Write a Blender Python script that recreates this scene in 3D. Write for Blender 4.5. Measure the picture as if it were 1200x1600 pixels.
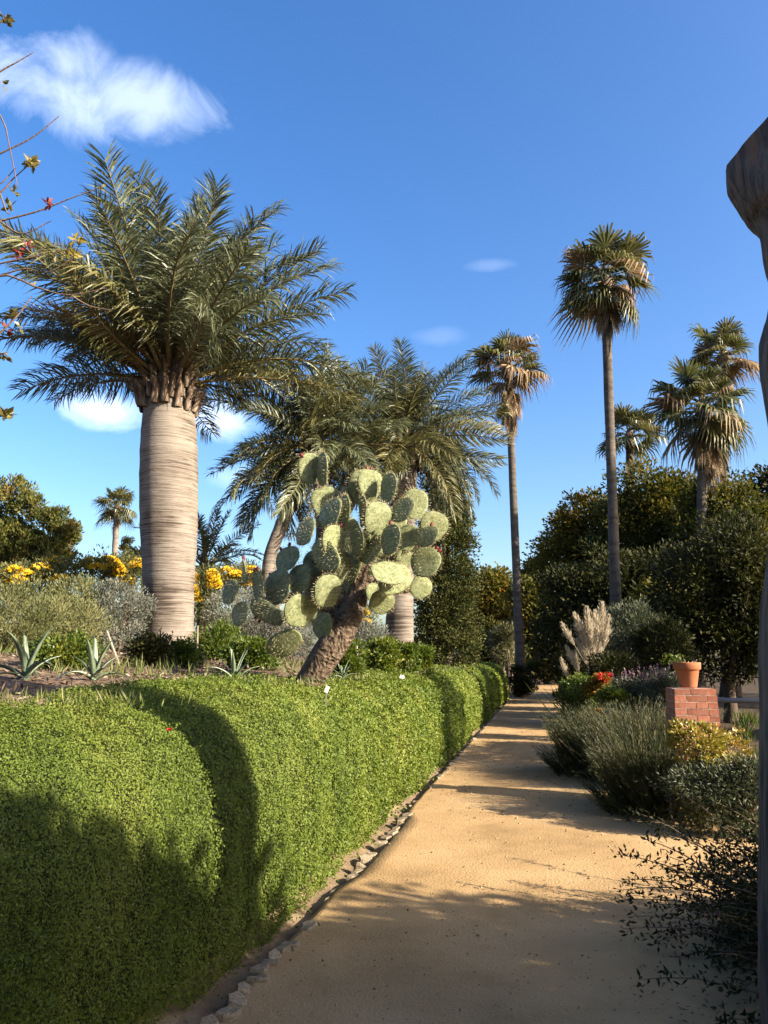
import bpy, math, random
import numpy as np
from mathutils import Vector, Matrix

# ------------------------------------------------------------------ camera, sky, sun, exposure
for o in list(bpy.data.objects):
    bpy.data.objects.remove(o)
SC = bpy.context.scene
COL = SC.collection
R = math.radians
EYE, FPX = 1.6, 1200.0
YAW, PITCH = R(11.79), R(10.85)

camd = bpy.data.cameras.new('camera')
camd.sensor_fit = 'VERTICAL'; camd.sensor_height = 32.0; camd.lens = 24.0
camd.clip_start = 0.05; camd.clip_end = 2000
cam = bpy.data.objects.new('camera', camd); COL.objects.link(cam)
cam.location = (0, 0, EYE)
cam.rotation_euler = (R(90) + PITCH, 0, YAW)
SC.camera = cam

SUN_A, SUN_EL = R(14), R(26)          # sun stands to the right (+X), a little behind the camera
SUN = Vector((math.cos(SUN_A) * math.cos(SUN_EL), -math.sin(SUN_A) * math.cos(SUN_EL), math.sin(SUN_EL)))
sund = bpy.data.lights.new('sun', 'SUN'); sund.energy = 5.0; sund.angle = R(0.5); sund.color = (1.0, 0.88, 0.69)
sun = bpy.data.objects.new('sun', sund); COL.objects.link(sun)
sun.rotation_euler = SUN.to_track_quat('Z', 'Y').to_euler(); sun.location = (20, -5, 12)

SC.view_settings.view_transform = 'Standard'
SC.view_settings.look = 'None'
SC.view_settings.gamma = 1.0
SC.view_settings.use_curve_mapping = False
SC.view_settings.exposure = 1.95
SC.cycles.use_denoising = True
SC.cycles.max_bounces = 6
SC.cycles.transparent_max_bounces = 4


def ray(px, py):
    u, v = (px - 600) / FPX, (800 - py) / FPX
    cy, sy, cp, sp = math.cos(YAW), math.sin(YAW), math.cos(PITCH), math.sin(PITCH)
    return Vector((-sy * cp + u * cy + v * sy * sp, cy * cp + u * sy - v * cy * sp, sp + v * cp))


def at(px, py, Y):
    """point of the place, Y metres up the path, seen at that spot of the photograph"""
    d = ray(px, py)
    return Vector((0, 0, EYE)) + d * (Y / d.y)


def pxm(Y, px=700, py=1000):
    """metres per photograph pixel at that spot"""
    return Y / ray(px, py).y / FPX


# ---- sky
W = bpy.data.worlds.new('World'); SC.world = W; W.use_nodes = True
wn, wl = W.node_tree.nodes, W.node_tree.links
wn.clear()
wo = wn.new('ShaderNodeOutputWorld'); bg = wn.new('ShaderNodeBackground'); sky = wn.new('ShaderNodeTexSky')
sky.sky_type = 'NISHITA'; sky.sun_disc = False
sky.sun_elevation = SUN_EL; sky.sun_rotation = R(90) + SUN_A
sky.altitude = 0; sky.air_density = 1.0; sky.dust_density = 2.6; sky.ozone_density = 2.0
bg.inputs['Strength'].default_value = 0.075
tc = wn.new('ShaderNodeTexCoord')


def wmath(op, a, b=None, c=None):
    n = wn.new('ShaderNodeMath'); n.operation = op
    for i, x in enumerate((a, b, c)):
        if x is None: continue
        if isinstance(x, (int, float)): n.inputs[i].default_value = x
        else: wl.new(x, n.inputs[i])
    return n.outputs[0]


def wdot(vec):
    n = wn.new('ShaderNodeVectorMath'); n.operation = 'DOT_PRODUCT'
    wl.new(tc.outputs['Generated'], n.inputs[0]); n.inputs[1].default_value = vec
    return n.outputs['Value']


nz = wn.new('ShaderNodeTexNoise'); nz.inputs['Scale'].default_value = 11.0; nz.inputs['Detail'].default_value = 9.0
nz.inputs['Roughness'].default_value = 0.62; nz.inputs['Distortion'].default_value = 0.6
wl.new(tc.outputs['Generated'], nz.inputs['Vector'])
cl = None
clouds = []
for (px, py, a, b, k) in [(70, 135, .12, .044, .36), (105, 102, .055, .038, .32), (225, 160, .10, .038, .36), (168, 640, .06, .029, .6), (340, 655, .055, .029, .5), (375, 745, .05, .02, .2), (770, 414, .036, .009, .07), (690, 526, .04, .014, .06)]:
    clouds.append((ray(px, py).normalized(), a, b, k))
rr = random.Random(11)
for i in range(9):          # the same fair-weather puffs go on round the rest of the sky
    az, el = R(75 + i * 28 + rr.uniform(-9, 9)), R(rr.uniform(8, 34))
    clouds.append((Vector((math.sin(az) * math.cos(el), math.cos(az) * math.cos(el), math.sin(el))), rr.uniform(.07, .15), rr.uniform(.03, .07), rr.uniform(.4, .8)))
for (c, a, b, k) in clouds:
    rt = c.cross(Vector((0, 0, 1))).normalized(); up = rt.cross(c)
    x = wmath('DIVIDE', wdot(rt), a); y = wmath('DIVIDE', wdot(up), b); z = wdot(c)
    r = wmath('SQRT', wmath('ADD', wmath('MULTIPLY', x, x), wmath('MULTIPLY', y, y)))
    f = wmath('MULTIPLY', wmath('SUBTRACT', 1.0, r), 0.9 if b > .03 else 1.3)
    f = wmath('ADD', f, wmath('MULTIPLY', wmath('SUBTRACT', nz.outputs['Fac'], 0.5), 2.9 if b > .03 else 2.2))
    f = wmath('MULTIPLY', wmath('SMOOTH_MIN', wmath('MAXIMUM', f, 0.0), 1.0, 0.3), k)
    f = wmath('MULTIPLY', f, wmath('GREATER_THAN', z, 0.0))
    f = wmath('MULTIPLY', f, wmath('SMOOTH_MAX', wmath('MINIMUM', wmath('MULTIPLY', wmath('SUBTRACT', 1.35, r), 2.0), 1.0), 0.0, 0.1))
    cl = f if cl is None else wmath('MAXIMUM', cl, f)
hs = wn.new('ShaderNodeHueSaturation'); hs.inputs['Saturation'].default_value = 1.34; hs.inputs['Value'].default_value = 1.12; hs.inputs['Hue'].default_value = 0.508
wl.new(sky.outputs[0], hs.inputs['Color'])
mx = wn.new('ShaderNodeMix'); mx.data_type = 'RGBA'
wl.new(cl, mx.inputs['Factor']); wl.new(hs.outputs[0], mx.inputs[6]); mx.inputs[7].default_value = (7.0, 7.6, 9.0, 1)
wl.new(mx.outputs[2], bg.inputs['Color']); wl.new(bg.outputs[0], wo.inputs['Surface'])

# ------------------------------------------------------------------ helpers
RG = np.random.default_rng(7)
rnd = random.Random(5)


def wob(p, scale, seed, n=7):
    """smooth pseudo noise in about -1..1 for an (N,3) array"""
    g = np.random.default_rng(seed)
    out = np.zeros(len(p))
    for i in range(n):
        d = g.normal(size=3); d /= np.linalg.norm(d)
        out += np.sin(p @ d * scale * (0.6 + 1.1 * g.random()) * 6.283 + g.random() * 6.283)
    return out / n * 1.6


class MB:
    def __init__(self):
        self.v, self.q, self.t, self.qa, self.ta, self.qm, self.tm = [], [], [], [], [], [], []
        self.n = 0

    def add(self, verts, quads=None, tris=None, val=0.5, mat=0):
        verts = np.asarray(verts, float).reshape(-1, 3)
        for F, L, A, M, k in ((quads, self.q, self.qa, self.qm, 4), (tris, self.t, self.ta, self.tm, 3)):
            if F is None or len(F) == 0: continue
            F = np.asarray(F, np.int64).reshape(-1, k)
            L.append(F + self.n)
            A.append(np.broadcast_to(np.asarray(val, float), (len(F),)) if np.ndim(val) == 0 or len(np.atleast_1d(val)) == len(F) else np.full(len(F), float(np.mean(val))))
            M.append(np.full(len(F), mat))
        self.v.append(verts); self.n += len(verts)
        return self

    def mesh(self, name, mats, smooth=False):
        me = bpy.data.meshes.new(name)
        v = np.concatenate(self.v) if self.v else np.zeros((0, 3))
        me.vertices.add(len(v)); me.vertices.foreach_set('co', v.ravel())
        q = np.concatenate(self.q) if self.q else np.zeros((0, 4), int)
        t = np.concatenate(self.t) if self.t else np.zeros((0, 3), int)
        idx = np.concatenate([q.ravel(), t.ravel()])
        tot = np.concatenate([np.full(len(q), 4), np.full(len(t), 3)])
        me.loops.add(len(idx)); me.loops.foreach_set('vertex_index', idx)
        me.polygons.add(len(tot))
        st = np.concatenate([[0], np.cumsum(tot)[:-1]]) if len(tot) else []
        me.polygons.foreach_set('loop_start', st); me.polygons.foreach_set('loop_total', tot)
        mi = np.concatenate(self.qm + self.tm)
        me.polygons.foreach_set('material_index', mi.astype(np.int32))
        me.polygons.foreach_set('use_smooth', np.full(len(tot), bool(smooth)))
        a = me.attributes.new('v', 'FLOAT', 'FACE')
        a.data.foreach_set('value', np.concatenate(self.qa + self.ta).astype(np.float32))
        for m in (mats if isinstance(mats, (list, tuple)) else [mats]): me.materials.append(m)
        me.update(); me.validate()
        return me

    def obj(self, name, mats, parent=None, smooth=False, kind=None):
        return put(name, self.mesh(name, mats, smooth), parent, kind=kind)


def put(name, mesh, parent=None, loc=None, kind=None):
    o = bpy.data.objects.new(name, mesh); COL.objects.link(o)
    if parent is not None: o.parent = parent
    if loc is not None: o.location = loc
    if kind: o['kind'] = kind
    return o


def tag(o, label, cat, group=None):
    o['label'] = label; o['category'] = cat
    if group: o['group'] = group
    return o


def thing(name, label, cat, loc, group=None, rz=0):
    o = put(name, None, loc=loc); o.rotation_euler.z = rz; o.empty_display_size = .2
    return tag(o, label, cat, group)


def structure(o):
    o['kind'] = 'structure'
    return o


def tube(mb, pts, rad, n=8, val=.5, mat=0, cap=True, rough=0, seed=0):
    pts = [Vector(p) for p in pts]; V = []
    prev = None
    for i, p in enumerate(pts):
        t = (pts[min(i + 1, len(pts) - 1)] - pts[max(i - 1, 0)])
        if t.length < 1e-9: t = Vector((0, 0, 1))
        t.normalize()
        if prev is None:
            a = Vector((1, 0, 0)) if abs(t.x) < .9 else Vector((0, 1, 0))
            x = (a - t * a.dot(t)).normalized()
        else:
            x = (prev - t * prev.dot(t)).normalized()
        prev = x; y = t.cross(x)
        r = rad[i] if hasattr(rad, '__len__') else rad
        for k in range(n):
            an = 2 * math.pi * k / n
            V.append(p + (x * math.cos(an) + y * math.sin(an)) * r)
    V = np.array([tuple(v) for v in V])
    if rough:
        c = np.repeat(np.array([tuple(p) for p in pts]), n, axis=0)
        d = V - c
        V = c + d * (1 + rough * wob(V, 2.2, seed))[:, None]
    F = []
    m = len(pts)
    for i in range(m - 1):
        for k in range(n):
            F.append((i * n + k, i * n + (k + 1) % n, (i + 1) * n + (k + 1) % n, (i + 1) * n + k))
    T = []
    if cap:
        V = np.vstack([V, [tuple(pts[0])], [tuple(pts[-1])]])
        for k in range(n):
            T.append((m * n, (k + 1) % n, k)); T.append((m * n + 1, (m - 1) * n + k, (m - 1) * n + (k + 1) % n))
    mb.add(V, F, T, val, mat)


def spline(pts, n):
    """Catmull-Rom through points (any dimension)"""
    P = np.array([tuple(p) for p in pts], float)
    P = np.vstack([2 * P[0] - P[1], P, 2 * P[-1] - P[-2]])
    out = []
    segs = len(P) - 3
    for i in range(n):
        s = i / (n - 1) * segs; k = min(int(s), segs - 1); t = s - k
        a, b, c, d = P[k:k + 4]
        out.append(.5 * ((2 * b) + (c - a) * t + (2 * a - 5 * b + 4 * c - d) * t * t + (3 * b - a - 3 * c + d) * t ** 3))
    return np.array(out)


def unit(a):
    return a / np.maximum(np.linalg.norm(a, axis=1, keepdims=True), 1e-9)


def leaves(mb, P, D, Nn, L, Wd, val, mat=0):
    """one kite shaped leaf per point: along D, roughly facing Nn"""
    D = unit(D); S = unit(np.cross(D, Nn)); U = np.cross(S, D)
    L = np.broadcast_to(L, (len(P),))[:, None]; Wd = np.broadcast_to(Wd, (len(P),))[:, None]
    v = np.stack([P, P + D * L * .48 + S * Wd * .5 + U * Wd * .14, P + D * L, P + D * L * .48 - S * Wd * .5 + U * Wd * .14], 1).reshape(-1, 3)
    q = np.arange(len(v)).reshape(-1, 4)
    mb.add(v, q, None, val, mat)


def rdir(n, g):
    return unit(g.normal(size=(n, 3)))


# ------------------------------------------------------------------ materials
def newmat(name):
    m = bpy.data.materials.new(name); m.use_nodes = True
    n, l = m.node_tree.nodes, m.node_tree.links
    b = n['Principled BSDF']
    return m, n, l, b


KALB = .54          # overall reflectance of the painted palette below


def ramp(n, cols):
    r = n.new('ShaderNodeValToRGB')
    e = r.color_ramp.elements
    cols = [(p, tuple(x * KALB for x in c)) for p, c in cols]
    while len(e) < len(cols): e.new(.5)
    for i, (p, c) in enumerate(cols):
        e[i].position = p; e[i].color = (*c, 1)
    return r


def leafmat(name, cols, trans=.3, rough=.5, spec=.35, patch=0.0, pscale=1.2):
    """leaf colour picked per leaf from the ramp"""
    m, n, l, b = newmat(name)
    at_ = n.new('ShaderNodeAttribute'); at_.attribute_name = 'v'
    src = at_.outputs['Fac']
    if patch:
        g = n.new('ShaderNodeNewGeometry'); z = n.new('ShaderNodeTexNoise'); z.inputs['Scale'].default_value = pscale; z.inputs['Detail'].default_value = 4
        l.new(g.outputs['Position'], z.inputs['Vector'])
        a = n.new('ShaderNodeMath'); a.operation = 'MULTIPLY_ADD'; a.inputs[1].default_value = patch; a.inputs[2].default_value = -patch * .5
        l.new(z.outputs['Fac'], a.inputs[0])
        s = n.new('ShaderNodeMath'); s.operation = 'ADD'; l.new(src, s.inputs[0]); l.new(a.outputs[0], s.inputs[1]); src = s.outputs[0]
    k = len(cols)
    r = ramp(n, [(i / (k - 1), c) for i, c in enumerate(cols)])
    l.new(src, r.inputs['Fac'])
    l.new(r.outputs[0], b.inputs['Base Color'])
    b.inputs['Roughness'].default_value = rough; b.inputs['Specular IOR Level'].default_value = spec
    if trans:
        t = n.new('ShaderNodeBsdfTranslucent'); mxs = n.new('ShaderNodeMixShader'); mxs.inputs[0].default_value = trans
        h = n.new('ShaderNodeHueSaturation'); h.inputs['Value'].default_value = 1.35; h.inputs['Saturation'].default_value = 1.1
        l.new(r.outputs[0], h.inputs['Color']); l.new(h.outputs[0], t.inputs['Color'])
        l.new(b.outputs[0], mxs.inputs[1]); l.new(t.outputs[0], mxs.inputs[2])
        l.new(mxs.outputs[0], n['Material Output'].inputs['Surface'])
    return m


def surf(name, cols, scale=4, detail=8, rough=.85, bump=.3, bdist=.02, bscale=None, stretch=(1, 1, 1), spec=.2, objspace=True, vary=0):
    m, n, l, b = newmat(name)
    t = n.new('ShaderNodeTexCoord'); mp = n.new('ShaderNodeMapping'); mp.inputs['Scale'].default_value = stretch
    l.new(t.outputs['Object'], mp.inputs['Vector'])
    z = n.new('ShaderNodeTexNoise'); z.inputs['Scale'].default_value = scale; z.inputs['Detail'].default_value = detail; z.inputs['Roughness'].default_value = .65
    l.new(mp.outputs[0], z.inputs['Vector'])
    k = len(cols)
    r = ramp(n, [(.3 + .4 * i / max(k - 1, 1), c) for i, c in enumerate(cols)])
    l.new(z.outputs['Fac'], r.inputs['Fac'])
    out = r.outputs[0]
    if vary:
        oi = n.new('ShaderNodeObjectInfo'); h = n.new('ShaderNodeHueSaturation')
        a = n.new('ShaderNodeMath'); a.operation = 'MULTIPLY_ADD'; a.inputs[1].default_value = vary; a.inputs[2].default_value = 1 - vary / 2
        l.new(oi.outputs['Random'], a.inputs[0]); l.new(a.outputs[0], h.inputs['Value']); l.new(out, h.inputs['Color']); out = h.outputs[0]
    l.new(out, b.inputs['Base Color'])
    b.inputs['Roughness'].default_value = rough; b.inputs['Specular IOR Level'].default_value = spec
    if bump:
        z2 = n.new('ShaderNodeTexNoise'); z2.inputs['Scale'].default_value = bscale or scale * 4; z2.inputs['Detail'].default_value = 6
        l.new(mp.outputs[0], z2.inputs['Vector'])
        bp = n.new('ShaderNodeBump'); bp.inputs['Strength'].default_value = bump; bp.inputs['Distance'].default_value = bdist
        l.new(z2.outputs['Fac'], bp.inputs['Height']); l.new(bp.outputs[0], b.inputs['Normal'])
    return m


M = {}
M['path'] = surf('sandy_path', [(.36, .235, .112), (.56, .37, .18), (.67, .465, .25)], scale=.75, detail=14, bump=.5, bscale=60, rough=.95, spec=.1)
M['gutter'] = surf('gutter_earth', [(.17, .12, .075), (.27, .195, .12), (.33, .25, .16)], scale=5, detail=10, bump=.5, bscale=40, rough=.95, spec=.1)
M['bank'] = surf('bank_earth', [(.22, .16, .09), (.36, .27, .155), (.48, .37, .22)], scale=6, detail=10, bump=.7, bscale=25, rough=.95, spec=.1)
M['soil'] = surf('dark_soil', [(.045, .032, .02), (.10, .07, .045), (.16, .11, .07)], scale=3, detail=10, bump=.6, bscale=30, rough=.95, spec=.1)
M['field'] = surf('grassy_ground', [(.05, .06, .02), (.10, .10, .04), (.14, .12, .06)], scale=.6, detail=10, bump=.5, bscale=8, rough=.95, spec=.1)
M['mulch'] = surf('mulch', [(.10, .065, .045), (.24, .16, .11), (.34, .25, .18)], scale=9, detail=10, bump=.9, bscale=35, rough=.95, spec=.1)
M['stone'] = surf('edge_stone', [(.26, .195, .12), (.44, .35, .235), (.60, .50, .37)], scale=9, bump=.5, bscale=25, vary=.35)
M['redstone'] = surf('red_stone', [(.36, .17, .10), (.46, .24, .15)], scale=9, bump=.5, bscale=25)
M['chip'] = leafmat('wood_chip', [(.07, .045, .03), (.22, .15, .10), (.45, .36, .28)], trans=0, rough=.9)
M['pebble'] = leafmat('pebble', [(.10, .055, .03), (.34, .21, .10), (.60, .42, .24)], trans=0, rough=.9)

M['hedge'] = leafmat('hedge_leaf', [(.066, .11, .016), (.128, .188, .025), (.20, .265, .04), (.275, .325, .06), (.39, .37, .11)], trans=.28, rough=.5, spec=.2, patch=1.3, pscale=1.6)
M['hedgecore'] = surf('hedge_core', [(.03, .045, .012), (.055, .075, .02)], scale=14, bump=.8, bscale=40)
M['leaf_red'] = leafmat('petal_red', [(.55, .015, .012), (.75, .03, .02)], trans=.25)
M['petal_yellow'] = leafmat('petal_yellow', [(.95, .56, .01), (1.1, .72, .02), (1.15, .80, .06)], trans=.25, rough=.6)
M['petal_violet'] = leafmat('petal_violet', [(.24, .12, .20), (.36, .21, .29), (.42, .29, .33)], trans=.25)
M['jubaea'] = leafmat('feather_palm_leaf', [(.055, .068, .036), (.115, .135, .066), (.20, .22, .115), (.32, .33, .19)], trans=.2, rough=.4, spec=.4)
M['jubaea_dry'] = leafmat('dry_feather_leaf', [(.20, .13, .06), (.34, .23, .10), (.40, .30, .16)], trans=.2, rough=.6)
M['golden'] = leafmat('golden_feather_leaf', [(.11, .12, .04), (.20, .19, .07), (.30, .26, .11)], trans=.2, rough=.45)
M['fan'] = leafmat('fan_palm_leaf', [(.05, .06, .024), (.10, .115, .04), (.18, .185, .065), (.27, .25, .10)], trans=.22, rough=.38, spec=.5)
M['fan_dry'] = leafmat('dry_fan_leaf', [(.19, .12, .06), (.36, .25, .14), (.52, .39, .24)], trans=.2, rough=.7)
M['rachis'] = surf('rachis', [(.16, .13, .06), (.26, .21, .10)], scale=4, bump=.1)
M['cactus_fruit'] = surf('cactus_fruit', [(.16, .015, .025), (.26, .03, .04)], scale=20, bump=.2, rough=.5)
M['spine'] = leafmat('spine', [(.55, .46, .26), (.75, .66, .42)], trans=.3)
M['wood'] = surf('twig_bark', [(.16, .10, .07), (.30, .21, .15)], scale=12, bump=.4)
M['bark'] = surf('tree_bark', [(.07, .05, .035), (.15, .11, .08)], scale=8, bump=.7, stretch=(1, 1, .3))
M['fanbark'] = surf('fan_palm_bark', [(.07, .055, .043), (.14, .115, .095), (.20, .165, .13)], scale=3, bump=.8, bscale=14, stretch=(.6, .6, 2.5))
M['post'] = surf('weathered_post', [(.05, .037, .03), (.14, .105, .085), (.26, .195, .155), (.36, .19, .11)], scale=11, detail=13, bump=1.0, bdist=.05, bscale=24, stretch=(1.6, 1.6, .16), rough=.75)
M['brick'] = surf('brick', [(.36, .12, .07), (.50, .19, .12), (.60, .28, .19)], scale=9, bump=.25, bscale=40, bdist=.006, vary=.45)
M['mortar'] = surf('mortar', [(.5, .42, .34), (.7, .6, .5)], scale=20, bump=.6)
M['terracotta'] = surf('terracotta', [(.40, .135, .06), (.50, .18, .085), (.54, .23, .125)], scale=4, bump=.12, rough=.8)
M['tagwhite'] = surf('white_tag', [(.72, .71, .68), (.8, .8, .78)], scale=5, bump=0, rough=.5)
M['stake'] = surf('wood_stake', [(.42, .34, .24), (.58, .49, .37)], scale=5, bump=.2, stretch=(1, 1, .2))
M['rail'] = surf('rail', [(.30, .27, .24), (.42, .38, .34)], scale=5, bump=.2, rough=.6)

M['ivygreen'] = leafmat('conifer_leaf', [(.03, .042, .014), (.065, .08, .024), (.12, .13, .036), (.19, .17, .055)], trans=.15, rough=.6, spec=.14, patch=.5, pscale=.9)
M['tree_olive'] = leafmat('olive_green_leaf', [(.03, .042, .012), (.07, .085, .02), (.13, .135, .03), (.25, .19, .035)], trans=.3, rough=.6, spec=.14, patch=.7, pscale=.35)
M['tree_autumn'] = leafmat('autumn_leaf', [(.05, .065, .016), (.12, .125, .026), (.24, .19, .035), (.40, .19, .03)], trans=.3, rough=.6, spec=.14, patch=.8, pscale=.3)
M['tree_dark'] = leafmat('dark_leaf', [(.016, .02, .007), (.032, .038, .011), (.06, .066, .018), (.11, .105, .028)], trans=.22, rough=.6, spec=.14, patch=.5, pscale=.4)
M['leftbush'] = leafmat('copper_green_leaf', [(.065, .085, .026), (.14, .16, .042), (.235, .235, .06), (.38, .25, .095)], trans=.28, rough=.6, spec=.14, patch=.6, pscale=.6)
M['silver'] = leafmat('silver_leaf', [(.12, .13, .10), (.22, .23, .18), (.34, .34, .28)], trans=.2, rough=.7, patch=.5)
M['sage'] = leafmat('sage_leaf', [(.09, .105, .03), (.17, .18, .06), (.26, .26, .10), (.33, .31, .14)], trans=.25, rough=.6, patch=.6)
M['bright'] = leafmat('bright_leaf', [(.05, .085, .014), (.10, .155, .022), (.17, .225, .03), (.27, .27, .035)], trans=.35, rough=.45, patch=.5, pscale=3)
M['reedy'] = leafmat('reedy_stem', [(.03, .036, .013), (.065, .075, .024), (.13, .135, .045), (.28, .23, .10)], trans=.15, rough=.6)
M['oliveshrub'] = leafmat('grey_olive_leaf', [(.05, .065, .03), (.11, .13, .065), (.19, .21, .12)], trans=.2, rough=.5, patch=.5)
M['aeon'] = leafmat('yellow_succulent_leaf', [(.18, .20, .03), (.38, .33, .05), (.50, .40, .09), (.48, .27, .12)], trans=.2, rough=.45)
M['plume'] = leafmat('pampas_plume', [(.60, .48, .32), (.74, .63, .46), (.82, .74, .6)], trans=.35, rough=.9)
M['grassblade'] = leafmat('grass_blade', [(.07, .11, .02), (.13, .18, .035), (.22, .25, .06), (.34, .30, .13)], trans=.3, rough=.5)
M['nearshrub'] = leafmat('near_shrub_leaf', [(.018, .024, .008), (.036, .044, .014), (.07, .075, .024)], trans=.25, rough=.6, spec=.12)
M['budleaf'] = leafmat('bud_leaf', [(.10, .09, .02), (.22, .19, .05), (.34, .28, .10)], trans=.3, rough=.4)


M['budred'] = leafmat('bud_red', [(.22, .05, .03), (.34, .06, .05)], trans=.3)
M['budyellow'] = leafmat('bud_yellow', [(.26, .20, .03), (.42, .32, .05)], trans=.3)


def agavemat():
    m, n, l, b = newmat('agave_leaf')
    t = n.new('ShaderNodeTexNoise'); t.inputs['Scale'].default_value = 6
    r = ramp(n, [(.35, (.10, .15, .085)), (.65, (.22, .28, .17))]); l.new(t.outputs['Fac'], r.inputs['Fac'])
    l.new(r.outputs[0], b.inputs['Base Color']); b.inputs['Roughness'].default_value = .45
    return m


M['agave'] = agavemat()


def padmat():
    """cactus skin: dull green with rows of pale areoles"""
    m, n, l, b = newmat('cactus_pad')
    t = n.new('ShaderNodeTexCoord')
    oi = n.new('ShaderNodeObjectInfo')
    z = n.new('ShaderNodeTexNoise'); z.inputs['Scale'].default_value = 7; z.inputs['Detail'].default_value = 6; l.new(t.outputs['Object'], z.inputs['Vector'])
    r = ramp(n, [(.3, (.155, .19, .09)), (.55, (.29, .325, .165)), (.75, (.45, .465, .27))]); l.new(z.outputs['Fac'], r.inputs['Fac'])
    h = n.new('ShaderNodeHueSaturation'); a = n.new('ShaderNodeMath'); a.operation = 'MULTIPLY_ADD'; a.inputs[1].default_value = .4; a.inputs[2].default_value = .82
    l.new(oi.outputs['Random'], a.inputs[0]); l.new(a.outputs[0], h.inputs['Value']); l.new(r.outputs[0], h.inputs['Color'])
    mp = n.new('ShaderNodeMapping'); mp.inputs['Scale'].default_value = (1, .001, 1); l.new(t.outputs['Object'], mp.inputs['Vector'])
    vo = n.new('ShaderNodeTexVoronoi'); vo.inputs['Scale'].default_value = 25; vo.inputs['Randomness'].default_value = .35; l.new(mp.outputs[0], vo.inputs['Vector'])
    dots = ramp(n, [(.14, (1.85, 1.85, 1.85)), (.22, (0, 0, 0))]); l.new(vo.outputs['Distance'], dots.inputs['Fac'])
    mx_ = n.new('ShaderNodeMix'); mx_.data_type = 'RGBA'; l.new(dots.outputs[0], mx_.inputs['Factor']); l.new(h.outputs[0], mx_.inputs[6]); mx_.inputs[7].default_value = (.20, .17, .09, 1)
    l.new(mx_.outputs[2], b.inputs['Base Color'])
    bp = n.new('ShaderNodeBump'); bp.inputs['Strength'].default_value = .6; bp.inputs['Distance'].default_value = .006; l.new(vo.outputs['Distance'], bp.inputs['Height']); l.new(bp.outputs[0], b.inputs['Normal'])
    b.inputs['Roughness'].default_value = .6; b.inputs['Specular IOR Level'].default_value = .14
    return m


M['pad'] = padmat()


def trunkmat(name, dark, mid, light, rings):
    """palm trunk: fine horizontal rings with scars"""
    m, n, l, b = newmat(name)
    t = n.new('ShaderNodeTexCoord')
    mp = n.new('ShaderNodeMapping'); mp.inputs['Scale'].default_value = (1.2, 1.2, rings); l.new(t.outputs['Object'], mp.inputs['Vector'])
    z = n.new('ShaderNodeTexNoise'); z.inputs['Scale'].default_value = 1.5; z.inputs['Detail'].default_value = 9; z.inputs['Roughness'].default_value = .6; z.inputs['Distortion'].default_value = .5
    l.new(mp.outputs[0], z.inputs['Vector'])
    z2 = n.new('ShaderNodeTexNoise'); z2.inputs['Scale'].default_value = 1.3; z2.inputs['Detail'].default_value = 4; l.new(t.outputs['Object'], z2.inputs['Vector'])
    a = n.new('ShaderNodeMath'); a.operation = 'MULTIPLY_ADD'; a.inputs[1].default_value = .85; a.inputs[2].default_value = -.43
    l.new(z2.outputs['Fac'], a.inputs[0]); s = n.new('ShaderNodeMath'); s.operation = 'ADD'; l.new(a.outputs[0], s.inputs[0]); l.new(z.outputs['Fac'], s.inputs[1])
    r = ramp(n, [(.30, dark), (.42, mid), (.62, light)]); l.new(s.outputs[0], r.inputs['Fac'])
    l.new(r.outputs[0], b.inputs['Base Color'])
    bp = n.new('ShaderNodeBump'); bp.inputs['Strength'].default_value = .8; bp.inputs['Distance'].default_value = .03; l.new(s.outputs[0], bp.inputs['Height']); l.new(bp.outputs[0], b.inputs['Normal'])
    b.inputs['Roughness'].default_value = .9; b.inputs['Specular IOR Level'].default_value = .15
    return m


M['jtrunk'] = trunkmat('feather_palm_trunk', (.085, .066, .053), (.22, .18, .15), (.345, .295, .255), 26)
M['boot'] = surf('leaf_base', [(.08, .05, .035), (.20, .135, .095), (.42, .34, .26)], scale=6, detail=8, bump=.6, stretch=(3, 3, .6), vary=.3)
M['cbark'] = surf('cactus_bark', [(.05, .034, .024), (.15, .105, .072), (.28, .215, .155)], scale=16, detail=12, bump=.0)


def scaly(m):
    n, l = m.node_tree.nodes, m.node_tree.links; b = n['Principled BSDF']
    t = n.new('ShaderNodeTexCoord'); z = n.new('ShaderNodeTexNoise'); z.inputs['Scale'].default_value = 6; l.new(t.outputs['Object'], z.inputs['Vector'])
    mx_ = n.new('ShaderNodeMix'); mx_.data_type = 'RGBA'; mx_.inputs['Factor'].default_value = .12; l.new(t.outputs['Object'], mx_.inputs[6]); l.new(z.outputs['Color'], mx_.inputs[7])
    v = n.new('ShaderNodeTexVoronoi'); v.inputs['Scale'].default_value = 26; l.new(mx_.outputs[2], v.inputs['Vector'])
    bp = n.new('ShaderNodeBump'); bp.inputs['Strength'].default_value = 1.0; bp.inputs['Distance'].default_value = .03; l.new(v.outputs['Distance'], bp.inputs['Height'])
    z2 = n.new('ShaderNodeTexNoise'); z2.inputs['Scale'].default_value = 60; z2.inputs['Detail'].default_value = 6; l.new(t.outputs['Object'], z2.inputs['Vector'])
    b2 = n.new('ShaderNodeBump'); b2.inputs['Strength'].default_value = .8; b2.inputs['Distance'].default_value = .012; l.new(z2.outputs['Fac'], b2.inputs['Height']); l.new(bp.outputs[0], b2.inputs['Normal']); l.new(b2.outputs[0], b.inputs['Normal'])


scaly(M['cbark'])

# ------------------------------------------------------------------ the ground
CREST_X = -2.45


def bedz(X, Y):
    """terrace behind the hedge, rising away from the path"""
    z = 1.36 + .085 * np.clip(CREST_X - X, 0, 9) + .03 * np.clip(CREST_X - 9 - X, 0, 30)
    return z + .03 * np.sin(X * 1.3 + Y * .7) + .02 * np.sin(Y * 2.1 - X * .9)


def bz(x, y):
    return float(bedz(np.array(x), np.array(y)))


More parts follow.
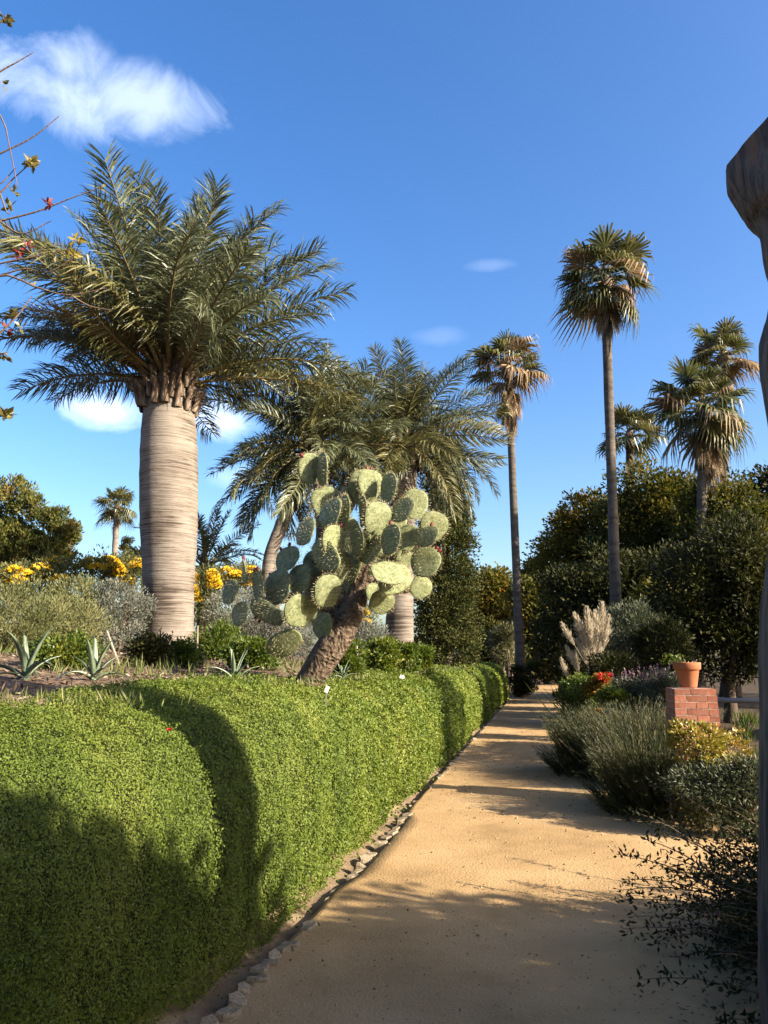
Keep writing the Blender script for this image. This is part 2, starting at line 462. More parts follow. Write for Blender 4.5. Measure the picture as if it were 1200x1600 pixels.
def gridmesh(xs, ys, zf):
    X, Y = np.meshgrid(xs, ys, indexing='ij'); Z = zf(X, Y)
    v = np.stack([X, Y, Z], -1).reshape(-1, 3)
    nx, ny = len(xs), len(ys)
    i = np.arange((nx - 1) * ny).reshape(nx - 1, ny)[:, :-1].ravel()
    return v, np.stack([i, i + ny, i + ny + 1, i + 1], 1)


mb = MB(); v, q = gridmesh(np.linspace(-700, 700, 29), np.linspace(-500, 900, 29), lambda X, Y: X * 0 - .4); mb.add(v, q)
structure(mb.obj('ground', M['field']))

# right-hand planting soil
mb = MB(); v, q = gridmesh(np.concatenate([np.linspace(-1.2, 30, 80), np.linspace(32, 90, 20)]), np.concatenate([np.linspace(-12, 40, 105), np.linspace(42, 150, 40)]), lambda X, Y: -.02 + .012 * np.sin(X * 2.3 + Y) * np.sin(Y * 1.7) - np.where((X < -1.1), .08, 0)); mb.add(v, q)
structure(mb.obj('garden_soil', M['soil'], smooth=True))

# the path, with a side branch to the right
PR_Y = [-6, 1, 3, 4.6, 5.6, 6.2, 8.0, 8.5, 9.0, 10, 14, 25, 40, 52]
PR_X = [1.0, 1.1, 1.2, 1.5, 2.4, 7.5, 8.0, 2.0, 1.15, .95, .85, .7, .55, .5]
ys = np.concatenate([np.arange(-6, 1.5, .3), np.arange(1.5, 12, .06), np.arange(12, 52, .35)])
V = []; nc = 70
for y in ys:
    xr = np.interp(y, PR_Y, PR_X) + .06 * math.sin(y * 3.1) + .04 * math.sin(y * 7.7)
    t = np.linspace(0, 1, nc)
    x = -1.565 + (xr + 1.565) * t
    V.append(np.stack([x, np.full(nc, y), np.zeros(nc)], 1))
V = np.concatenate(V)
V[:, 2] = .012 + .006 * wob(V * [1, 1, 0], .9, 3) + .004 * wob(V * [1, 1, 0], 3.5, 4) + .0025 * wob(V * [1, 1, 0], 9, 5)
V[0::nc, 2] -= .2; V[nc - 1::nc, 2] -= .06
i = (np.arange(len(ys) - 1)[:, None] * nc + np.arange(nc - 1)[None]).ravel()
mb = MB(); mb.add(V, np.stack([i, i + 1, i + nc + 1, i + nc], 1))
path = structure(mb.obj('path', M['path'], smooth=True))

# loose grit and dry leaves on the path (stuff)
g = np.random.default_rng(21)
n = 4200
Yp = 2.2 + 16 * g.random(n) ** 1.9; Xp = -1.45 + (np.interp(Yp, PR_Y, PR_X) + 1.4) * g.random(n)
P = np.stack([Xp, Yp, np.full(n, .016)], 1); s = (.002 + .004 * g.random(n) ** 2) * np.clip(Yp / 3.2, 1, 2.5)
o8 = np.array([[1, 0, 0], [0, 1, 0], [-1, 0, 0], [0, -1, 0], [0, 0, .8]])
vv = (P[:, None] + o8[None] * s[:, None, None] * g.uniform(.6, 1.4, (n, 5, 1)))
base = np.arange(n)[:, None] * 5
tr = np.stack([base + np.array([a, b, 4]) for a, b in ((0, 1), (1, 2), (2, 3), (3, 0))], 1).reshape(-1, 3)
mb = MB(); mb.add(vv.reshape(-1, 3), None, tr, np.repeat(g.random(n), 4))
d = rdir(420, g) * [1, 1, .15]; Y2 = 2.3 + 7 * g.random(420); X2 = np.interp(Y2, PR_Y, PR_X) - 2.9 * g.random(420) ** 3.2
leaves(mb, np.stack([np.maximum(X2, -1.4), Y2, np.full(420, .022)], 1), d, np.array([[0, 0, 1.]]) + .3 * rdir(420, g), g.uniform(.012, .03, 420), g.uniform(.006, .012, 420), g.random(420) * .35)
o = mb.obj('path_grit', M['pebble'], kind='stuff'); tag(o, 'loose grit and small dry leaves scattered over the sandy path', 'grit')

# gutter between edge stones and bank
xs = np.array([-2.05, -1.92, -1.84, -1.76, -1.70, -1.64, -1.58, -1.52, -1.44]); zs = np.array([.30, .14, .06, .01, -.025, -.05, -.07, -.08, -.09])
ys = np.concatenate([np.arange(-4, 2, .4), np.arange(2, 14, .09), np.arange(14, 36, .4)])
X, Y = np.meshgrid(xs, ys, indexing='ij'); Z = np.repeat(zs[:, None], len(ys), 1)
P = np.stack([X, Y, Z], -1).reshape(-1, 3)
P[:, 2] += .022 * wob(P, 2.2, 8) + .014 * wob(P, 5, 9); P[:, 0] += .012 * wob(P, 1.5, 10)
i = np.arange((len(xs) - 1) * len(ys)).reshape(len(xs) - 1, len(ys))[:, :-1].ravel(); ny = len(ys)
Q = np.stack([i, i + ny, i + ny + 1, i + 1], 1)
mb = MB(); k = (len(xs) - 1 - 4) * (ny - 1)
mb.add(P, Q); me = mb.mesh('gutter', [M['gutter'], M['bank']], True)
mi = np.where(np.arange(len(Q)) < 4 * (ny - 1), 1, 0).astype(np.int32); me.polygons.foreach_set('material_index', mi)
structure(put('gutter', me))

# the terrace
xs = np.concatenate([np.linspace(-1.98, -9, 60), np.linspace(-10, -120, 45)]); ys = np.concatenate([np.linspace(-12, 2, 20), np.linspace(2.3, 30, 110), np.linspace(31, 34.5, 8), np.linspace(36, 140, 30)])


def terr(X, Y):
    z = bedz(X, Y) - np.clip((X + 2.6) / .5, 0, 1) * .5
    end = np.clip((Y - 33.5) / 3, 0, 1)
    near = np.clip((-2 - X) / 8, 0, 1)
    return z - end * (1 - near) * 1.5


mb = MB(); v, q = gridmesh(xs, ys, terr); mb.add(v, q)
structure(mb.obj('terrace_bed', M['mulch'], smooth=True))

# bark chips on the terrace (stuff)
g = np.random.default_rng(31); n = 9000
Yc = 2.5 + 12 * g.random(n); Xc = CREST_X - .1 - 4.5 * g.random(n)
P = np.stack([Xc, Yc, bedz(Xc, Yc) + .012 + .02 * g.random(n)], 1)
mb = MB(); leaves(mb, P, rdir(n, g) * [1, 1, .35], np.array([[0, 0, 1.]]) + .7 * rdir(n, g), g.uniform(.03, .09, n), g.uniform(.012, .03, n), g.random(n))
o = mb.obj('bark_chips', M['chip'], kind='stuff'); tag(o, 'pale and brown bark chips strewn between the agaves on the terrace', 'mulch')

# edge stones: each one a piece
g = random.Random(3)


def stone_mesh(seed):
    r = np.random.default_rng(seed); na = 8
    th = np.linspace(0, 2 * np.pi, na + 1)[:-1]
    den = (np.abs(np.cos(th)) ** 3.2 + np.abs(np.sin(th)) ** 3.2) ** (1 / 3.2)
    th = th + .22 * r.normal(size=na); rad = .5 / den * (1 + .12 * r.normal(size=na)); sh = r.normal(size=2) * .12
    rows = []
    for z, s in ((-.5, .95), (.1, 1.0), (.40, .98), (.5, .84)):
        rows.append(np.stack([np.cos(th) * rad * s, np.sin(th) * rad * s, z + .025 * r.normal(size=na) + (np.cos(th) * sh[0] + np.sin(th) * sh[1]) * .35 * (z > 0)], 1))
    vv = np.concatenate(rows + [np.array([[0, 0, .5]])])
    q = [(a * na + k, a * na + (k + 1) % na, (a + 1) * na + (k + 1) % na, (a + 1) * na + k) for a in range(3) for k in range(na)]
    t = [(3 * na + k, 3 * na + (k + 1) % na, 4 * na) for k in range(na)]
    return MB().add(vv, q, t)


SM = [stone_mesh(50 + i) for i in range(7)]
SMm = [s.mesh('stone', M['stone']) for s in SM]; SMr = SM[2].mesh('stone', M['redstone'])
edging = thing('stone_edging', 'line of rough pale stones edging the path along the gutter', 'edging', (-1.48, 2, 0))
y = .4; ns = 0
mbf = MB()
while y < 34:
    L = g.uniform(.07, .19) * (1 if y < 12 else 1.25); wd = g.uniform(.07, .13); h = g.uniform(.12, .15); sink = 0 if y < 4.5 else g.uniform(.004, .026)
    if y > 4.5 and g.random() < (.5 if y < 12 else .25): y += L; continue
    x = -1.5 + g.uniform(-.02, .02)
    if y < 22:
        me = SMr if ns in (10, 12) else g.choice(SMm)
        o = put('stone', me, edging, (x + 1.48, y - 2 + L / 2, (.030 if y < 4.5 else .026) - h * .5 - sink + g.uniform(-.006, .006)))
        o.scale = (wd, L * .9, h); o.rotation_euler = (g.uniform(-.06, .06), g.uniform(-.08, .08), g.uniform(-.2, .2)); ns += 1
    else:
        s = g.choice(SM)
        vv = s.v[0] * [wd, L, h] + [x + 1.48, y - 2 + L / 2, .012 - h * .5]
        mbf.add(vv, s.q[0], s.t[0])
    y += L
mbf.obj('far_stones', M['stone'], edging, kind='stuff')

# ------------------------------------------------------------------ the clipped green bank (hedge)
HP = np.array([(-1.75, -.06), (-1.665, .03), (-1.65, .30), (-1.67, .66), (-1.72, .92), (-1.84, 1.13), (-2.03, 1.28), (-2.28, 1.36), (-2.55, 1.40), (-2.80, 1.405)])
HS = spline(HP, 60); hl = np.concatenate([[0], np.cumsum(np.linalg.norm(np.diff(HS, axis=0), axis=1))]); HLEN = hl[-1]
Y0, Y1 = .2, 33.6


def hedge_pt(Y, s):
    """point and outward normal on the bank at distance Y, arc length s"""
    x = np.interp(s, hl, HS[:, 0]); z = np.interp(s, hl, HS[:, 1])
    x2 = np.interp(np.minimum(s + .03, HLEN), hl, HS[:, 0]); z2 = np.interp(np.minimum(s + .03, HLEN), hl, HS[:, 1])
    x1 = np.interp(np.maximum(s - .03, 0), hl, HS[:, 0]); z1 = np.interp(np.maximum(s - .03, 0), hl, HS[:, 1])
    tx, tz = x2 - x1, z2 - z1
    nrm = np.stack([tz, np.zeros_like(tx), -tx], 1); nrm = unit(nrm)
    P = np.stack([x, Y, z], 1)
    big = .05 * wob(P * [.3, 1, .6], .16, 61) + .028 * wob(P, .5, 62) + .016 * wob(P, 1.5, 63)
    # rounded end of the bank
    e = np.clip((Y - (Y1 - 1.2)) / 1.2, 0, 1); sh = 1 - np.sqrt(np.clip(1 - e * e, 0, 1))
    P = P + nrm * big[:, None]
    c = np.array([-2.9, 0, .1]); P[:, 0] = P[:, 0] + (c[0] - P[:, 0]) * sh * .75; P[:, 2] = P[:, 2] + (c[2] - P[:, 2]) * sh * .6
    nrm[:, 1] += e * e * 1.2
    return P, unit(nrm)


hedge = thing('groundcover_bank', 'long low bank of clipped green groundcover running beside the gutter', 'hedge', (-1.9, 0.2, 0))
ys = np.concatenate([np.arange(Y0, 12, .12), np.arange(12, Y1 + .001, .3)]); ss = np.linspace(.22, HLEN, 34)
YY, S_ = np.meshgrid(ys, ss, indexing='ij'); P, Nn = hedge_pt(YY.ravel(), S_.ravel()); P = P - Nn * .035 - np.array([-1.9, .2, 0])
ny = len(ss); i = (np.arange(len(ys) - 1)[:, None] * ny + np.arange(ny - 1)[None]).ravel()
mb = MB(); mb.add(P, np.stack([i, i + ny, i + ny + 1, i + 1], 1)); mb.obj('core', M['hedgecore'], hedge, True)
g = np.random.default_rng(77)
mb = MB()
KL = .0022
n = 455000
u = g.random(n); inv = 1 / 2.1 + (1 / 34.0 - 1 / 2.1) * u; d = 1 / inv
Yl = np.sqrt(np.maximum(d * d - 3.0, .1)); Yl = Yl[Yl < Y1]; n = len(Yl); d = np.sqrt(Yl ** 2 + 3.2)
Sl = .06 + (HLEN - .06) * g.random(n)
# ragged lower hem
hem = .07 + .06 * np.sin(Yl * 2.3) + .05 * np.sin(Yl * 5.9 + 1) + .04 * np.sin(Yl * 13)
Sl = np.where(Sl < hem, hem + (HLEN - hem) * g.random(n) ** .9, Sl)
P, Nn = hedge_pt(Yl, Sl)
tuft = wob(P, 3.0, 64) * .016 + wob(P, 7, 65) * .012 + wob(P, 16, 67) * .006
P = P + Nn * (tuft + .012 * g.normal(size=n) - .01)[:, None] - np.array([-1.9, .2, 0])
D = rdir(n, g); D = unit(D - .5 * (D * Nn).sum(1, keepdims=True) * Nn + .25 * Nn + np.array([0, 0, .1])); sz = np.maximum(KL * d, .0065) * g.uniform(.7, 1.5, n)
val = .5 + .10 * g.normal(size=n) + .14 * wob(P, .8, 66)
leaves(mb, P, D, Nn + .5 * rdir(n, g), sz * 1.25, sz * .8, np.clip(val, 0, 1))
# a few stray sprigs
ns = 1500
Ys = 2.2 + 11 * g.random(ns) ** 1.3; Ss = .1 + (HLEN - .2) * g.random(ns); P, Nn = hedge_pt(Ys, Ss)
for k in range(6):
    Q = P + Nn * (.012 + .012 * k) + .012 * rdir(ns, g) + np.array([0, 0, -.004 * k]) - np.array([-1.9, .2, 0])
    leaves(mb, Q, Nn * .5 + rdir(ns, g), Nn + .8 * rdir(ns, g), .018 * np.clip(Ys / 4, .8, 2.2), .011 * np.clip(Ys / 4, .8, 2.2), .75 * g.random(ns))
mb.obj('foliage', M['hedge'], hedge, kind='stuff')

# red flower on the bank
p, nn = hedge_pt(np.array([3.4]), np.array([1.36]))
pf = at(265, 1141, 3.62)
mb = MB(); g = np.random.default_rng(4); k = 9
leaves(mb, np.zeros((k, 3)), np.stack([np.cos(np.arange(k) * .7) * .8, np.sin(np.arange(k) * .7) * .8 - .3, .4 + .2 * np.sin(np.arange(k) * 2.)], 1), np.array([[.3, -.6, .7]]) + .3 * rdir(k, g), .017, .014, g.random(k))
o = mb.obj('red_flower', M['leaf_red']); o.location = pf; tag(o, 'tiny red flower alone on the green bank, left of its dark shadow band', 'flower')

# ------------------------------------------------------------------ feather palms
def feather_frond(L, droop, seed, npair=62, ll=.5, lw=.03, vee=.35, hang=.5, twist=0, dry=0.0, petiole=.14, rr=.03, spread=68, el=0.0):
    g = np.random.default_rng(seed)
    ns = 26
    s = np.linspace(0, 1, ns); ang = -droop * s ** 1.5
    step = L / (ns - 1)
    x = np.concatenate([[0], np.cumsum(np.cos(ang[:-1]) * step)]); z = np.concatenate([[0], np.cumsum(np.sin(ang[:-1]) * step)])
    y = twist * L * s ** 2
    mb = MB()
    pts = np.stack([x, y, z], 1)
    tube(mb, pts[::3], np.linspace(rr, rr * .15, len(pts[::3])), 5, .5, 1)
    t = petiole + (1 - petiole) * (np.arange(npair) + .5) / npair
    prof = np.clip(np.minimum(1, ((t - petiole) / .12 + .35)), 0, 1) * (np.clip(1.03 - t, 0, 1) ** .28)
    V, Q, T, val = [], [], [], []
    c = 0
    for side in (-1, 1):
        for j in range(npair):
            tt = min(max(t[j] + g.normal() * .004, 0), .999)
            if g.random() < .03: continue
            b = np.array([np.interp(tt, s, x), np.interp(tt, s, y), np.interp(tt, s, z)])
            a = np.interp(tt, s, ang); T_ = np.array([math.cos(a), 0, math.sin(a)]); U_ = np.array([-math.sin(a), 0, math.cos(a)])
            fan = R(spread - (spread - 34) * tt ** 1.3) + g.normal() * .13
            dd = T_ * math.cos(fan) + np.array([0, side, 0]) * math.sin(fan) + U_ * (vee + g.normal() * .26)
            dd /= np.linalg.norm(dd)
            l = ll * prof[j] * g.uniform(.88, 1.1); w = lw * (.55 + .45 * prof[j])
            down = np.array([-math.sin(el), 0, -math.cos(el)])
            d2 = dd + down * hang * g.uniform(.6, 1.3); d2 /= np.linalg.norm(d2)
            d3 = d2 + down * hang * 1.1 * g.uniform(.4, 1.2); d3 /= np.linalg.norm(d3)
            p1 = b + dd * l * .4; p2 = p1 + d2 * l * .33; p3 = p2 + d3 * l * .27
            wv = np.cross(dd, U_ + .5 * g.normal(size=3)); wv /= np.linalg.norm(wv)
            V += [b - wv * w * .3, b + wv * w * .3, p1 + wv * w * .5, p1 - wv * w * .5, p2 + wv * w * .36, p2 - wv * w * .36, p3]
            Q += [(c, c + 1, c + 2, c + 3), (c + 3, c + 2, c + 4, c + 5)]; T += [(c + 5, c + 4, c + 6)]
            vv = np.clip(.45 + .2 * g.normal() + .1 * (tt - .5), 0, 1); val.append(vv)
            c += 7
    val = np.array(val)
    m2 = MB(); m2.add(np.array(V), np.array(Q), None, np.repeat(val, 2), 0)
    m2.add(np.array(V), None, np.array(T), val, 0)
    mb.v += m2.v
    mb.q += [q + mb.n for q in m2.q]; mb.t += [q + mb.n for q in m2.t]; mb.qa += m2.qa; mb.ta += m2.ta; mb.qm += m2.qm; mb.tm += m2.tm; mb.n += m2.n
    return mb


def boot_mesh(seed, L=.40, w=.17):
    """torn leaf base"""
    g = np.random.default_rng(seed)
    n = 6; V = []
    for k in range(n):
        t = k / (n - 1); ww = w * (1 - .55 * t) * (1 + .1 * g.normal()); zz = L * t; xx = .03 + .11 * t ** 2.2 * (1 + .3 * g.normal()) + (.02 * math.sin(t * 7))
        V += [(xx - .03, -ww * .5, zz), (xx + .03, -ww * .15, zz), (xx + .03, ww * .15, zz + .01 * g.normal()), (xx - .03, ww * .5, zz), (xx - .05, 0, zz)]
    q = []
    for k in range(n - 1):
        for j in range(5):
            q.append((k * 5 + j, k * 5 + (j + 1) % 5, (k + 1) * 5 + (j + 1) % 5, (k + 1) * 5 + j))
    return MB().add(V, q, [((n - 1) * 5, (n - 1) * 5 + 1, (n - 1) * 5 + 4), ((n - 1) * 5 + 1, (n - 1) * 5 + 2, (n - 1) * 5 + 4), ((n - 1) * 5 + 2, (n - 1) * 5 + 3, (n - 1) * 5 + 4)])


BOOTS = [boot_mesh(i).mesh('leaf_base', M['boot'], True) for i in range(4)]


def orient(o, base, az, el, roll=0):
    """frond grows from base towards azimuth az (from +X, ccw), elevation el"""
    m = Matrix.Rotation(az, 4, 'Z') @ Matrix.Rotation(-el, 4, 'Y') @ Matrix.Rotation(roll, 4, 'X')
    o.rotation_euler = m.to_euler(); o.location = base


def frond_set(L, ll, lw, mats, seed, hang=.5, npair=62, rr=.03, vee=.35, dk=1.0, els=(68, 36, -2, -35)):
    """shared meshes for young / mid / old fronds"""
    out = []
    for c, (dr, hg) in enumerate(((.35, .25), (.65, .4), (.95, .6), (1.1, .9))):
        row = []
        for k in range(2):
            mb = feather_frond(L * (1 if c else .92), dr * dk * (.85 + .3 * k), seed + c * 10 + k, npair, ll, lw, vee, hang * hg / .5, twist=(-.08, .09)[k], rr=rr, el=R(els[c]))
            row.append(mb)
        out.append(row)
    green = [[m.mesh('frond', [mats[0], M['rachis']]) for m in row] for row in out]
    gold = [[m.mesh('frond', [mats[1], M['rachis']]) for m in row] for row in out]
    return green, gold


def feather_palm(name, label, base, trunk_pts, trunk_r, fronds, n, seed, el_hi=84, el_lo=-18, gold_p=.12, boots=True, bootscale=1, tm='jtrunk', extra=None, crown_off=.25, scale=1.0, dry=None, upbias=1.0):
    g = random.Random(seed)
    T = thing(name, label, 'palm tree', base)
    pts = spline([Vector(p) - Vector(base) for p in trunk_pts], 40); rad = spline([(r, 0, 0) for r in trunk_r], 40)[:, 0]
    rad = rad * (1 + .008 * np.sin(np.arange(40) * 2.1))
    mb = MB(); tube(mb, pts, rad, 40, rough=.008, seed=seed)
    trunk = mb.obj('trunk', M[tm], T, True)
    top = Vector(pts[-1]); rt = rad[-1]
    if boots:
        k = 0
        for row, (dz, nb, tl) in enumerate(((-.38, 15, .10), (-.20, 15, .07), (-.02, 14, .02), (.18, 12, -.08))):
            for j in range(nb):
                o = put('leaf_base', g.choice(BOOTS), trunk)
                a = 2 * math.pi * (j + .5 * (row % 2) + g.uniform(-.2, .2)) / nb
                rr_ = (rt + .035) * (1.06 - .09 * row)
                o.location = top + Vector((math.cos(a) * rr_, math.sin(a) * rr_, (dz + g.uniform(-.06, .06)) * bootscale))
                o.rotation_euler = (g.uniform(-.15, .15), tl + g.uniform(-.12, .22), a); o.scale = [bootscale * g.uniform(.75, 1.2)] * 3
    # crown heart
    mb = MB(); tube(mb, [top + Vector((0, 0, -.1)), top + Vector((0, 0, .15 * scale)), top + Vector((0, 0, .45 * scale)), top + Vector((0, 0, .8 * scale))], [rt * .98, rt * .9, rt * .6, .03], 12, rough=.1, seed=seed)
    crown = mb.obj('crown', M['boot'], T, True)
    green, gold = fronds
    for j in range(n):
        t = (j + .5) / n
        el = R(el_hi + (el_lo - el_hi) * t ** upbias) + g.gauss(0, .09); az = j * 2.39996 + g.gauss(0, .16)
        c = 0 if t < .2 else 1 if t < .5 else 2 if t < .82 else 3
        me = (gold if g.random() < gold_p * (1 if t < .5 else 2) else green)[c][g.randrange(2)]
        o = put('frond', me, crown)
        rr_ = rt * (.25 + .6 * t)
        orient(o, top + Vector((math.cos(az) * rr_, math.sin(az) * rr_, crown_off * scale * (1 - t) + .24 * bootscale)), az, el, g.gauss(0, .7))
        s = scale * g.uniform(.86, 1.08) * (.82 if t < .1 else 1); o.scale = (s, s, s)
    if extra:
        for (az, el, c, mat_gold, s) in extra:
            o = put('frond', (dry if mat_gold == 2 else gold if mat_gold else green)[c][0], crown); az, el = R(az), R(el)
            orient(o, top + Vector((math.cos(az) * rt * .7, math.sin(az) * rt * .7, .15)), az, el); o.scale = (s, s, s)
    return T


g1 = frond_set(2.95, .80, .027, (M['jubaea'], M['golden']), 100, hang=.42, npair=100, rr=.034, dk=.85, els=(78, 58, 36, 16))
dryset = [[m.copy() for m in row] for row in g1[0]]
for row in dryset:
    for m in row: m.materials[0] = M['jubaea_dry']

bp_ = at(264, 1026, 12.0); bp_.z = bz(bp_.x, bp_.y) - .05
tp_ = at(264, 612, 12.0)
hgt = tp_.z - bp_.z
feather_palm('feather_palm', 'massive feather palm with thick pale ringed trunk and broad crown, left of the cactus', bp_,
             [bp_, bp_.lerp(tp_, .2), bp_.lerp(tp_, .5), bp_.lerp(tp_, .8), tp_],
             [.43, .41, .485, .485, .40], g1, 68, 9, el_hi=86, el_lo=17, gold_p=.06, extra=[(215, 42, 2, 2, .8), (235, 35, 1, 2, .7), (12, 8, 2, 1, 1.05), (172, 16, 2, 0, .85), (196, 14, 2, 0, .7)], dry=dryset, scale=1.09, upbias=.95)

g2 = frond_set(2.3, .62, .027, (M['jubaea'], M['golden']), 200, hang=.45, npair=78, rr=.03)
b2 = at(432, 1010, 14.5); b2.z = bz(b2.x, b2.y) - .05
t2 = at(490, 718, 14.8)
feather_palm('feather_palm', 'feather palm with slanting slender trunk directly behind the left half of the cactus', b2,
             [b2, at(420, 900, 14.5), at(436, 830, 14.6), t2], [.24, .15, .13, .15], g2, 60, 13, el_hi=78, el_lo=-42, gold_p=.2, bootscale=.75, scale=.95,
             extra=[(170, -50, 3, 1, .8), (185, -35, 3, 0, .95), (178, 5, 1, 0, 1.0), (190, -15, 2, 0, 1.0), (200, -68, 3, 1, .7), (230, -72, 3, 1, .75), (260, -70, 3, 1, .7), (300, -66, 3, 1, .7), (215, -58, 3, 1, .8)])
b3 = at(622, 1015, 16.5); b3.z = bz(b3.x, b3.y) - .05
t3 = at(632, 712, 16.5)
g3 = frond_set(2.6, .68, .028, (M['jubaea'], M['golden']), 300, hang=.5, npair=84, rr=.03, dk=1.1)
feather_palm('feather_palm', 'feather palm with straight pale trunk, behind the cactus and touching the columnar conifer', b3,
             [b3, b3.lerp(t3, .3), b3.lerp(t3, .65), t3], [.34, .29, .28, .30], g3, 64, 17, el_hi=82, el_lo=-45, gold_p=.18, bootscale=.9, scale=.86)
# young date palm peeping out from behind the big trunk
b4 = at(322, 960, 17); b4.z = bz(b4.x, b4.y) - .02
g4 = frond_set(1.7, .30, .028, (M['golden'], M['golden']), 400, hang=.3, npair=46, rr=.02, vee=.5)
feather_palm('young_palm', 'young yellowish feather palm peeping out behind the thick ringed trunk', b4, [b4, at(320, 935, 17), at(318, 905, 17)], [.2, .18, .17], g4, 26, 23, el_hi=80, el_lo=-15, boots=False, scale=.95)

# ------------------------------------------------------------------ fan palms
def fan_frond(seed, Rr=1.0, pet=.8, dry=False, el=0.0, dr=.5):
    """fan leaf whose segment tips hang straight down when it grows at elevation el"""
    g = np.random.default_rng(seed)
    mb = MB()
    tube(mb, [(0, 0, 0), (pet * .5, 0, .03), (pet, 0, 0)], [.03, .022, .014], 4, .5, 1)
    n = 24; span = R(112 if not dry else 80)
    V, Q, T, val = [], [], [], []
    c = 0
    hub = np.array([pet, 0, 0]); down = np.array([-math.sin(el), 0, -math.cos(el)])
    for j in range(n):
        a0 = -span + 2 * span * j / n; a1 = -span + 2 * span * (j + 1) / n; am = (a0 + a1) / 2
        rr = Rr * (.86 + .16 * math.cos(am)) * g.uniform(.88, 1.1); ri = rr * .48

        def pt(a, r, f=0.0): return hub + np.array([math.cos(a) * r, math.sin(a) * r * (.9 if not dry else .55), f + .10 * abs(math.sin(a)) * r])
        fold = .025 * (1 if j % 2 else -1); k1 = .10 * Rr * dr * 2; k2 = Rr * dr * g.uniform(.3, .55); k3 = Rr * dr * g.uniform(.8, 1.5)
        p = [hub, pt(a0, ri, fold) + down * k1, pt(a1, ri, -fold) + down * k1, pt(am - .035, rr * .76) + down * k2, pt(am + .035, rr * .76) + down * k2, pt(am, rr * (.98 - .12 * dr)) + down * k3]
        V += p; T += [(c, c + 1, c + 2), (c + 3, c + 4, c + 5)]; Q += [(c + 1, c + 3, c + 4, c + 2)]; val.append(np.clip(.5 + .22 * g.normal(), 0, 1)); c += 6
    val = np.array(val); k = mb.n
    mb.v.append(np.array(V)); mb.q.append(np.array(Q) + k); mb.qa.append(val); mb.qm.append(np.zeros(n, int))
    mb.t.append(np.array(T) + k); mb.ta.append(np.repeat(val, 2)); mb.tm.append(np.zeros(2 * n, int)); mb.n += len(V)
    return mb


FCL = (72, 38, 4, -34)
FANB = [[fan_frond(500 + 10 * c + i, (.85, 1.0, 1.05, 1.0)[c], .8, el=R(FCL[c]), dr=(.2, .4, .55, .6)[c] * (.8, 1.0, 1.25)[i]) for i in range(3)] for c in range(4)]
FANG = [[m.mesh('frond', [M['fan'], M['rachis']]) for m in row] for row in FANB]
FANY = [[m.mesh('frond', [M['golden'], M['rachis']]) for m in row[:2]] for row in FANB]
FANX = [[m.mesh('frond', [M['fan_dry'], M['rachis']]) for m in row[1:]] for row in FANB]
FAND = [fan_frond(520 + i, .8, .7, True, el=R(-75), dr=.3).mesh('dry_frond', [M['fan_dry'], M['rachis']]) for i in range(3)]


def fan_palm(label, base, top, r0, r1, scale, n, seed, skirt=18, lean=(0, 0), dryp=.12, el_hi=80, el_lo=-35, skirtlen=1.0, tm='fanbark', group=None):
    g = random.Random(seed)
    T = thing('fan_palm', label, 'palm tree', base, group)
    top = Vector(top) - Vector(base); mid = top * .5 + Vector((lean[0], lean[1], 0))
    pts = spline([(0, 0, -.1), (mid.x * .35, mid.y * .35, top.z * .2), tuple(mid), tuple(top)], 36); rad = [r0 + (r1 - r0) * min(1, (k / 35) ** .5) + r0 * .35 * max(0, 1 - k / 3) for k in range(36)]
    mb = MB(); tube(mb, pts, rad, 14, rough=.05, seed=seed); mb.obj('trunk', M[tm], T, True)
    mb = MB(); tube(mb, [top + Vector((0, 0, -.5 * scale)), top, top + Vector((0, 0, .4 * scale))], [r1 * 1.1, r1 * 1.7, r1 * .5], 10, rough=.15, seed=seed)
    crown = mb.obj('crown', M['boot'], T, True)
    for j in range(n):
        t = (j + .5) / n
        el = R(el_hi + (el_lo - el_hi) * t) + g.gauss(0, .12); az = j * 2.39996 + g.gauss(0, .2)
        c = min(range(4), key=lambda q: abs(R(FCL[q]) - el))
        me = g.choice(FANX[c]) if g.random() < dryp * (.5 + 1.2 * t) else g.choice(FANY[c]) if g.random() < .2 else g.choice(FANG[c])
        if t > .3 and g.random() < .15: continue
        o = put('frond', me, crown); orient(o, top + Vector((0, 0, .25 * scale * (1 - t))), az, el, g.gauss(0, .3)); s = scale * g.uniform(.7, 1.15) * (.8 if t < .15 else 1); o.scale = (s, s, s)
    for j in range(skirt):
        o = put('dry_frond', g.choice(FAND), crown); az = j * 2.39996 + g.gauss(0, .3)
        orient(o, top + Vector((0, 0, -.05 - .55 * skirtlen * scale * g.random())), az, R(g.uniform(-84, -66)), g.gauss(0, .5)); s = scale * g.uniform(.6, .95); o.scale = (s, s * .8, s)
    return T


def gnd(px, Y, z=0):
    p = at(px, 1000, Y); p.z = z
    return p


